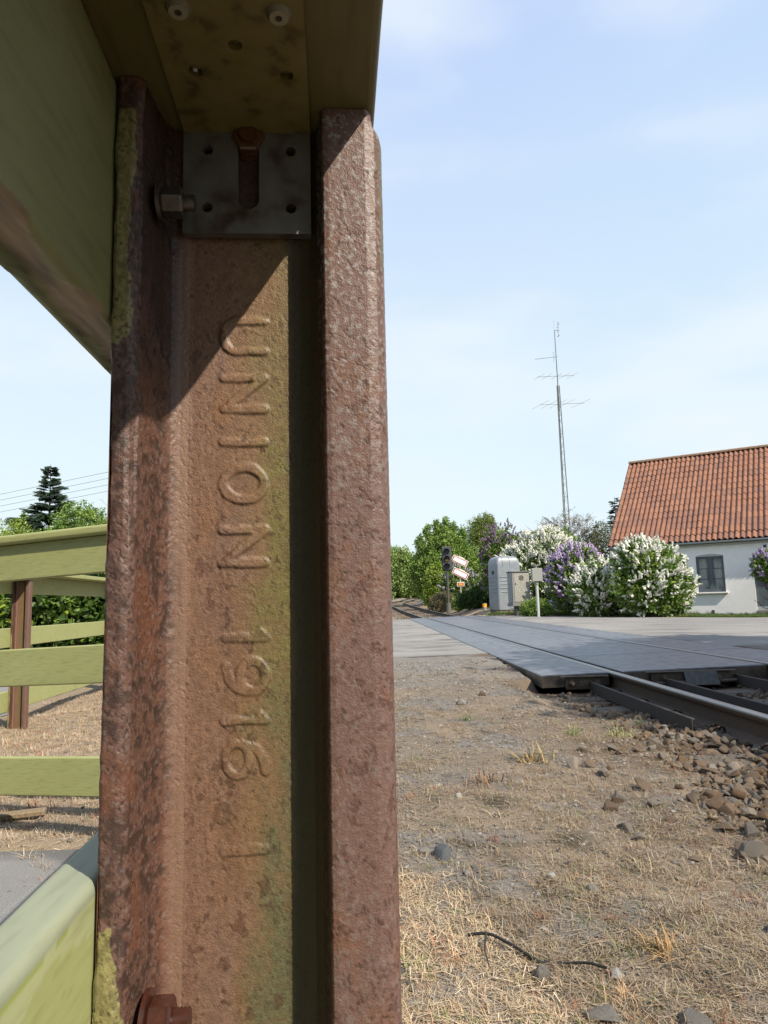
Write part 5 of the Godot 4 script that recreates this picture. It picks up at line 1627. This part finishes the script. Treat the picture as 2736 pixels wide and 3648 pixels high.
func build_mast() -> void:
	var d := 65.0
	var x0 := 16.75
	var y0 := gy(x0, -d)
	var t := thing("antenna_mast", "tall thin lattice radio mast with aerials rising behind the bushes", "mast", Vector3(x0, y0, -d))
	var grey := Color(0.13, 0.14, 0.15)
	var legs := []
	for k in 3:
		var a := TAU * k / 3.0 + 0.5
		legs.append(Vector3(cos(a), 0, sin(a)))
	var mb := MB.new()
	var w0 := 0.36; var w1 := 0.13; var ht := 20.0
	var P := func(k: int, y: float) -> Vector3:
		return legs[k] * lerpf(w0, w1, y / ht) + Vector3(0, y, 0)
	for k in 3:
		mb.cyl(P.call(k, -0.3), P.call(k, ht), 0.046, 0.042, 8, grey)
	part("tower_legs", mb.put(), M.plain, t)
	var lb := MB.new()
	var y := 0.4
	var flip := false
	while y < ht - 0.8:
		for k in 3:
			var j := (k + 1) % 3
			lb.cyl(P.call(k, y + (0.75 if flip else 0.0)), P.call(j, y + (0.0 if flip else 0.75)), 0.010, 0.010, 4, grey, false)
			if int(y / 0.75) % 4 == 0:
				lb.cyl(P.call(k, y), P.call(j, y), 0.014, 0.014, 4, grey, false)
		flip = not flip
		y += 0.75
	part("lattice", lb.put(), M.plain, t)
	var tp := MB.new()
	tp.cyl(Vector3(0, 17.5, 0), Vector3(0, 26.0 - y0, 0), 0.055, 0.032, 8, grey)
	part("top_pole", tp.put(), M.plain, t)
	# yagi aerials
	for q in [[18.75, -1.75, 2.35, [-1.75, -0.95, -0.15, 0.55, 2.0], 1.45], [21.45, -1.95, 1.55, [-1.75, -1.0, -0.1, 0.6, 1.35], 0.85]]:
		var yy: float = q[0] - y0
		var am := MB.new()
		am.cyl(Vector3(q[1], yy, 0.12), Vector3(q[2], yy + 0.03, 0.12), 0.022, 0.022, 6, Color(0.3, 0.3, 0.31))
		var boom := part("yagi_boom", am.put(), M.plain, t)
		for e in q[3]:
			var em := MB.new()
			var hl: float = q[4]
			var dv := Vector3(0.36, 0.02, 0.93) * hl
			em.cyl(Vector3(e, yy, 0.12) - dv, Vector3(e, yy, 0.12) + dv, 0.011, 0.011, 5, Color(0.32, 0.32, 0.33))
			part("element", em.put(), M.plain, boom)
	var sm := MB.new()
	var sy := 23.4 - y0
	sm.cyl(Vector3(-2.0, sy - 0.18, 0), Vector3(0.12, sy, 0), 0.020, 0.020, 6, grey)
	var side := part("side_aerial", sm.put(), M.plain, t)
	var sa := MB.new()
	var pts := []
	for k in 9:
		var a := lerpf(-0.9, 0.9, k / 8.0)
		pts.append(Vector3(-0.42 + 0.22 * cos(a) , sy + 0.62 * sin(a), 0))
	sa.tube(pts, 0.016, 0.016, 5, grey)
	part("reflector", sa.put(), M.plain, side)
	var dm := MB.new()
	var ty := 26.0 - y0
	dm.cyl(Vector3(-0.03, ty, 0), Vector3(0.42, ty + 0.03, 0), 0.025, 0.02, 6, grey)
	dm.cyl(Vector3(0.36, ty - 0.62, 0), Vector3(0.34, ty + 0.78, 0), 0.012, 0.012, 5, grey)
	for e in [-0.6, -0.48, -0.15, 0.0, 0.28, 0.55, 0.74]:
		dm.box(Vector3(0.36 - 0.05 * signf(sin(e * 30.0)), ty + e, 0), Vector3(0.15, 0.05, 0.05), grey, 0.01)
	part("dipole_stack", dm.put(), M.plain, t)
	var wm := MB.new()
	wm.cyl(Vector3(-0.02, ty, 0), Vector3(-0.03, ty + 1.0, 0), 0.008, 0.004, 5, grey)
	part("whip", wm.put(), M.plain, t)
	# overhead wires at the left
	for k in 4:
		var pts2 := []
		for i in 25:
			var u := i / 24.0
			pts2.append(Vector3(lerpf(-44.0, -2.0, u), lerpf(6.9, 10.05, u) - 0.38 * k - 0.5 * u * (1.0 - u), -lerpf(51.8, 35.6, u)))
		var wmb := MB.new()
		wmb.tube(pts2, 0.011, 0.011, 5, Color(0.10, 0.11, 0.12))
		single("overhead_wire", wmb.put(), M.plain, ["topmost of the four thin overhead wires behind the spruce", "second overhead wire from the top behind the spruce", "third overhead wire from the top behind the spruce", "lowest of the four overhead wires behind the spruce"][k], "wire", Transform3D(), "overhead wires at the left")
	for q in [[-44.0, 51.8, "wooden wire pole outside the picture to the left"], [-2.0, 35.6, "wooden wire pole hidden behind the rusty post"]]:
		var pm := MB.new()
		var g := gy(q[0], -q[1])
		var hgt := 7.6 if q[0] < -10 else 10.6
		pm.cyl(Vector3(0, -0.3, 0), Vector3(0, hgt, 0), 0.13, 0.10, 10, Color(0.17, 0.13, 0.1))
		single("wire_pole", pm.put(), M.bark, q[2], "pole", Transform3D(Basis(), Vector3(q[0], g, -q[1])))

# ---------------------------------------------------------------- the cottage
func build_house() -> void:
	var ang := deg_to_rad(32.0)
	var e := Vector3(cos(ang), 0, sin(ang)); var nn := Vector3(-sin(ang), 0, cos(ang))
	var h := thing("cottage", "whitewashed cottage with a steep red clay tile roof and blue-grey window", "house", Vector3(11.7, 0, -25.0), Basis(e, Vector3.UP, nn))
	var s0 := -3.55; var s1 := 6.4; var dep := -7.6
	var wcol := Color(0.92, 0.925, 0.93)
	var ey := 2.62; var ridge := 6.45; var mid := -4.2
	# front wall as a slab with openings: window -0.75..0.15 x 0.81..2.10, door 1.05..2.0 x 0.10..2.05
	var holes := [[-0.75, 0.15, 0.81, 2.07], [1.06, 2.02, 0.06, 2.03], [3.2, 4.1, 0.81, 2.07]]
	var wl := MB.new()
	var xs := [s0, -0.75, 0.15, 1.06, 2.02, 3.2, 4.1, s1]
	var ysl := [-0.4, 0.06, 0.81, 2.03, 2.07, 2.75]
	for i in xs.size() - 1:
		for j in ysl.size() - 1:
			var mxx: float = (xs[i] + xs[i + 1]) * 0.5; var myy: float = (ysl[j] + ysl[j + 1]) * 0.5
			var open := false
			for q in holes:
				if mxx > q[0] and mxx < q[1] and myy > q[2] and myy < q[3]: open = true
			if not open:
				for z in [0.0, -0.28]:
					var a := Vector3(xs[i], ysl[j], z); var b := Vector3(xs[i + 1], ysl[j], z); var c := Vector3(xs[i + 1], ysl[j + 1], z); var dd := Vector3(xs[i], ysl[j + 1], z)
					wl.oquad(a, b, c, dd, Vector3(mxx, myy, -0.14), wcol)
	for q in holes:
		for ed in [[q[0], q[2], q[0], q[3]], [q[1], q[2], q[1], q[3]], [q[0], q[2], q[1], q[2]], [q[0], q[3], q[1], q[3]]]:
			var a := Vector3(ed[0], ed[1], 0); var b := Vector3(ed[2], ed[3], 0)
			var ctr := Vector3((q[0] + q[1]) * 0.5, (q[2] + q[3]) * 0.5, -0.14)
			wl.oquad(a, b, b + Vector3(0, 0, -0.28), a + Vector3(0, 0, -0.28), ctr + (ctr - (a + b) * 0.5) * -4.0, wcol)
	# gables, back wall, floor
	for s in [s0, s1]:
		for off in [0.0, 0.28 if s == s0 else -0.28]:
			var g0 := [Vector3(s + off, -0.4, -0.28 if off != 0.0 else 0.0), Vector3(s + off, ey + 0.1, -0.28 if off != 0.0 else 0.0), Vector3(s + off, ridge - 0.18, mid), Vector3(s + off, ey + 0.1, mid * 2.0), Vector3(s + off, -0.4, mid * 2.0)]
			var o := Vector3(s + (1.0 if s == s0 else -1.0) * (1.0 if off == 0.0 else -1.0), 2, mid)
			wl.otri(g0[0], g0[1], g0[2], o, wcol); wl.otri(g0[0], g0[2], g0[4], o, wcol); wl.otri(g0[2], g0[3], g0[4], o, wcol)
	wl.oquad(Vector3(s0, -0.4, mid * 2.0), Vector3(s1, -0.4, mid * 2.0), Vector3(s1, ey + 0.1, mid * 2.0), Vector3(s0, ey + 0.1, mid * 2.0), Vector3(1, 1, mid), wcol)
	part("wall", wl.put(), M.plaster, h)
	var fl := MB.new()
	fl.box(Vector3((s0 + s1) * 0.5, -0.02, mid), Vector3(s1 - s0 - 0.6, 0.1, 7.6), Color(0.2, 0.15, 0.1))
	part("floor", fl.put(), M.plain, h)
	# soffit board, gutter
	var sf := MB.new()
	sf.box(Vector3((s0 + s1) * 0.5, 2.545, 0.085), Vector3(s1 - s0 + 0.1, 0.06, 0.17), Color(0.62, 0.63, 0.62), 0.006)
	sf.box(Vector3((s0 + s1) * 0.5, 2.47, 0.015), Vector3(s1 - s0, 0.09, 0.03), Color(0.62, 0.63, 0.60), 0.006)
	part("eaves_board", sf.put(), M.plaster, h)
	var gt := MB.new()
	var P := PackedVector3Array(); var C := PackedColorArray()
	for x in [s0 - 0.16, s1 + 0.16]:
		for k in 13:
			var a := PI * (1.0 + k / 12.0)
			P.append(Vector3(x, 2.585 + 0.062 * sin(a), 0.245 + 0.062 * cos(a))); C.append(Color(0.40, 0.47, 0.52))
	gt.grid(P, C, 13, 2, -1.0)
	part("gutter", gt.put(), M.gloss, h)
	for k in 13:
		var gb := MB.new()
		gb.box(Vector3(s0 + 0.2 + k * 0.75, 2.56, 0.308), Vector3(0.025, 0.07, 0.008), Color(0.25, 0.29, 0.32), 0.002)
		part("gutter_bracket", gb.put(), M.plain, h)
	# window
	var fc := Color(0.105, 0.125, 0.15)
	for wx in [-0.75, 3.2]:
		var wf := MB.new()
		var W := 0.90; var x0: float = wx
		for q in [[x0 + 0.04, 1.44, 0.08, 1.26], [x0 + W - 0.04, 1.44, 0.08, 1.26], [x0 + W * 0.5, 1.44, 0.15, 1.10]]:
			wf.box(Vector3(q[0], q[1], -0.075), Vector3(q[2], q[3], 0.07), fc, 0.008)
		wf.box(Vector3(x0 + W * 0.5, 2.03, -0.074), Vector3(W - 0.162, 0.08, 0.068), fc, 0.008)
		wf.box(Vector3(x0 + W * 0.5, 0.865, -0.074), Vector3(W - 0.162, 0.11, 0.068), fc, 0.008)
		var win := part("window", wf.put(), M.gloss, h)
		for yy in [1.27, 1.64]:
			for q in [x0 + 0.08 + 0.1475, x0 + W - 0.08 - 0.1475]:
				var mm := MB.new()
				mm.box(Vector3(q, yy, -0.078), Vector3(0.295, 0.03, 0.04), fc, 0.005)
				part("glazing_bar", mm.put(), M.gloss, win)
		for q in [x0 + 0.08 + 0.1475, x0 + W - 0.08 - 0.1475]:
			for yr in [[0.92, 1.255], [1.285, 1.625], [1.655, 1.99]]:
				var pn := MB.new()
				pn.box(Vector3(q, (yr[0] + yr[1]) * 0.5, -0.085), Vector3(0.294, yr[1] - yr[0], 0.006), Color.WHITE)
				part("pane", pn.put(), M.glass, win)
		# shallow brick arch shadow line, sill
		var ar := MB.new()
		var prev := Vector3.ZERO
		for k in 13:
			var u := k / 12.0
			var p := Vector3(x0 + W * u, 2.072 + 0.055 * 4.0 * u * (1.0 - u), 0.004)
			if k > 0:
				ar.oquad(prev, p, Vector3(p.x, 2.071, 0.004), Vector3(prev.x, 2.071, 0.004), Vector3(x0 + W * 0.5, 2.08, -1), Color(0.50, 0.52, 0.53))
				ar.oquad(prev, p, p + Vector3(0, 0.016, 0.0), prev + Vector3(0, 0.016, 0.0), Vector3(x0 + W * 0.5, 2.0, -1), Color(0.16, 0.18, 0.2))
			prev = p
		part("arch", ar.put(), M.plaster, h)
		var sl := MB.new()
		sl.box(Vector3(x0 + W * 0.5, 0.782, 0.035), Vector3(W + 0.14, 0.05, 0.13), Color(0.74, 0.73, 0.70), 0.01)
		part("sill", sl.put(), M.plaster, win)
		# room behind: curtains and pot plants
		for q in [x0 + 0.16, x0 + W - 0.20]:
			var cu := MB.new()
			var Pc := PackedVector3Array(); var Cc := PackedColorArray()
			for yy in [0.9, 2.05]:
				for k in 19:
					Pc.append(Vector3(q - 0.14 + 0.28 * k / 18.0, yy, -0.27 + 0.018 * sin(k * 1.6))); Cc.append(Color(0.72, 0.73, 0.72))
			cu.grid(Pc, Cc, 19, 2, 1.0)
			part("curtain", cu.put(), M.straw, win)
	for q in [[-0.52, Color(0.10, 0.16, 0.05)], [-0.05, Color(0.30, 0.26, 0.03)]]:
		var pt := thing("pot_plant", ("green pot plant standing in the left half of the cottage window" if q[0] < -0.3 else "yellow-green pot plant standing in the right half of the cottage window"), "plant", h.transform * Vector3(q[0], 0.81, -0.18), h.transform.basis)
		var pp := MB.new()
		pp.cyl(Vector3.ZERO, Vector3(0, 0.11, 0), 0.045, 0.06, 12, Color(0.03, 0.025, 0.02))
		part("pot", pp.put(), M.plain, pt)
		var lf := leaf_cluster(int(900 + q[0] * 100), 26, 0.6, 0.2)
		part("leaves", lf, tinted(M.leaf, q[1]), pt, Transform3D(Basis().scaled(Vector3.ONE * 0.12), Vector3(0, 0.17, 0)))
	# door
	var dm := MB.new()
	dm.box(Vector3(1.54, 1.15, -0.10), Vector3(0.955, 1.75, 0.05), Color(0.115, 0.14, 0.165), 0.006)
	var door := part("door", dm.put(), M.gloss, h)
	var db := MB.new()
	db.box(Vector3(1.54, 0.215, -0.085), Vector3(0.95, 0.11, 0.05), Color(0.36, 0.42, 0.45), 0.006)
	part("weather_board", db.put(), M.gloss, door)
	var dk := MB.new()
	dk.cyl(Vector3(1.16, 1.22, -0.075), Vector3(1.16, 1.22, -0.02), 0.02, 0.028, 12, Color(0.7, 0.7, 0.7))
	part("handle", dk.put(), M.steel, door)
	var ds := MB.new()
	ds.box(Vector3(1.54, 0.09, 0.0), Vector3(0.955, 0.14, 0.2), Color(0.38, 0.37, 0.35), 0.01)
	part("doorstep", ds.put(), M.stone, h)
	# wall vent low down, small blue plate high up
	var vm := MB.new()
	vm.box(Vector3(-0.32, 0.13, 0.004), Vector3(0.09, 0.12, 0.012), Color(0.05, 0.055, 0.05), 0.002)
	part("vent", vm.put(), M.plain, h)
	var np := MB.new()
	np.box(Vector3(1.47, 2.315, 0.008), Vector3(0.095, 0.10, 0.014), Color(0.05, 0.07, 0.13), 0.003)
	part("wall_plate", np.put(), M.gloss, h)
	# roof: under-deck, tiles, ridge
	var front := Vector3(0, 2.60, 0.27); var top := Vector3(0, ridge, mid)
	var rd := MB.new()
	var so0 := s0 - 0.17; var so1 := s1 + 0.17
	for sgn in [1.0, -1.0]:
		var fz := 0.25 if sgn > 0.0 else mid * 2.0 - 0.25
		rd.oquad(Vector3(so0, 2.57, fz), Vector3(so1, 2.57, fz), Vector3(so1, ridge - 0.05, mid), Vector3(so0, ridge - 0.05, mid), Vector3(1, 0, mid), Color(0.16, 0.08, 0.05))
		rd.oquad(Vector3(so0, 2.50, fz), Vector3(so1, 2.50, fz), Vector3(so1, ridge - 0.14, mid), Vector3(so0, ridge - 0.14, mid), Vector3(1, 9, mid), Color(0.2, 0.15, 0.1))
		for s in [so0, so1]:
			rd.oquad(Vector3(s, 2.50, fz), Vector3(s, 2.57, fz), Vector3(s, ridge - 0.05, mid), Vector3(s, ridge - 0.14, mid), Vector3(1, 3, mid), Color(0.3, 0.2, 0.14))
	var roof := part("roof", rd.put(), M.tile, h)
	var slope := (top - front)
	var rows := 15
	var cw := 0.180
	var ncol := int(ceil((so1 - so0) / cw))
	var up := slope.normalized()
	var nrm := Vector3(1, 0, 0).cross(up).normalized()
	if nrm.y < 0.0: nrm = -nrm
	var rl := slope.length() / rows
	# an S-shaped tile: wave across, thick at the lower edge, lapping the one below
	var variants := []
	for vv in 3:
		var tm := MB.new()
		var rr := RandomNumberGenerator.new(); rr.seed = 400 + vv
		var wob := rr.randf_range(-0.004, 0.004)
		var Pt := PackedVector3Array(); var Ct := PackedColorArray()
		var nu := 9
		for j in 2:
			for i in nu:
				var u := float(i) / (nu - 1)
				var wave := 0.036 * cos((u * 1.0 - 0.30) * TAU) + wob * u
				Pt.append(Vector3((u - 0.5) * cw * 1.10, wave + (0.030 if j == 0 else 0.012), -0.02 if j == 0 else rl + 0.05)); Ct.append(Color.WHITE)
		tm.grid(Pt, Ct, nu, 2, 1.0)
		for i in tm.n.size():
			if tm.n[i].y < 0.0: tm.n[i] = -tm.n[i]
		for i in nu - 1:
			tm.oquad(Pt[i], Pt[i + 1], Pt[i + 1] - Vector3(0, 0.022, 0), Pt[i] - Vector3(0, 0.022, 0), Vector3(0, 0, 0.5), Color(0.72, 0.70, 0.68))
		variants.append(tm.put())
	var tones := []
	for c in [Color(0.314, 0.144, 0.088), Color(0.327, 0.153, 0.093), Color(0.297, 0.136, 0.084), Color(0.258, 0.126, 0.088), Color(0.340, 0.164, 0.103)]:
		tones.append(tinted(M.tile, c))
	var rb := Basis(Vector3(1, 0, 0), nrm, up)
	var T := []; var C2 := []
	for col in ncol:
		for row in rows:
			var x := so0 + (col + 0.5) * cw
			var sag := -0.02 * sin(PI * row / rows) + 0.025 * nz.get_noise_2d(x * 0.5, row * 0.15)
			var at := Vector3(x, 0, 0) + front + up * (rl * row) + nrm * (0.035 + sag)
			var tilt := rb * Basis(Vector3(0, 1, 0), rng.randf_range(-0.012, 0.012))
			if row == 0: tilt = tilt * Basis(Vector3(1, 0, 0), 0.05)
			var k := rng.randi() % 5
			if row < 5 and nz.get_noise_2d(x * 0.8, row * 0.6) > 0.05: k = 3
			if x > -1.95 and x < 1.75 and row < rows:
				part("roof_tile", variants[rng.randi() % 3], tones[k], roof, Transform3D(tilt, at))
			else:
				T.append(Transform3D(tilt, at)); C2.append([Color(0.314, 0.144, 0.088), Color(0.327, 0.153, 0.093), Color(0.297, 0.136, 0.084), Color(0.258, 0.126, 0.088), Color(0.340, 0.164, 0.103)][k])
			var bat := Vector3(x, at.y, 2.0 * mid - at.z)
			T.append(Transform3D(Basis(Vector3(-1, 0, 0), Vector3(nrm.x, nrm.y, -nrm.z), Vector3(up.x, up.y, -up.z)), bat)); C2.append(Color(0.38, 0.16, 0.085))
	many("roof_tiles", variants[0], M.tile, T, C2, roof)
	for k in int((so1 - so0) / 0.36):
		var rg := MB.new()
		var x := so0 + 0.18 + k * 0.36
		var prevp := Vector3.ZERO
		for i in 9:
			var a := PI * i / 8.0
			var p := Vector3(0, 0.115 * sin(a) - 0.01, 0.155 * cos(a))
			if i > 0:
				rg.oquad(prevp + Vector3(-0.19, 0, 0), p + Vector3(-0.19, 0, 0), p * 0.94 + Vector3(0.19, 0, 0), prevp * 0.94 + Vector3(0.19, 0, 0), Vector3(0, -0.3, 0), Color(0.27, 0.17, 0.105))
			prevp = p
		part("ridge_tile", rg.put(), M.tile, roof, Transform3D(Basis(), Vector3(x, ridge + 0.02, mid)))

# ---------------------------------------------------------------- the scene
func _ready() -> void:
	# camera: eye 0.8 m up, looking slightly upwards, rolled a little to the right
	var pitch := deg_to_rad(7.245); var roll := 0.03
	var fwd := Vector3(0, sin(pitch), -cos(pitch))
	var u0 := Vector3(0, cos(pitch), sin(pitch))
	var rgt := Vector3.RIGHT * cos(roll) - u0 * sin(roll)
	var upv := Vector3.RIGHT * sin(roll) + u0 * cos(roll)
	var cam := Camera3D.new()
	cam.name = "camera"
	cam.fov = rad_to_deg(2.0 * atan(1106.0 / 1534.0))
	cam.near = 0.02
	cam.far = 2000.0
	cam.transform = Transform3D(Basis(rgt, upv, -fwd), Vector3(0, 0.8, 0))
	add_child(cam)
	cam.current = true
	var we := WorldEnvironment.new()
	var env := Environment.new()
	env.background_mode = Environment.BG_SKY
	env.sky = build_sky()
	env.tonemap_mode = Environment.TONE_MAPPER_LINEAR
	env.tonemap_exposure = 1.4
	env.sdfgi_enabled = true; env.ssao_enabled = true; env.ssil_enabled = true
	we.environment = env
	we.name = "world_environment"
	add_child(we)
	var sun := DirectionalLight3D.new()
	sun.name = "sun"
	sun.light_energy = 1.6
	sun.light_color = Color(1.0, 0.95, 0.87)
	sun.light_angular_distance = 0.5
	sun.shadow_enabled = true
	var to_sun := Vector3(0.73, 1.0, 0.735).normalized()
	sun.transform = Transform3D(Basis.looking_at(-to_sun, Vector3.UP), Vector3(0, 20, 0))
	add_child(sun)
	rng.seed = 20240
	nz.seed = 9; nz.frequency = 0.8; nz.fractal_octaves = 3
	make_materials()
	build_ground()
	build_roads()
	build_house()
	build_track()
	build_deck()
	build_near_fence()
	build_plants()
	build_equipment()
	build_mast()
	build_stones()
	build_grass()
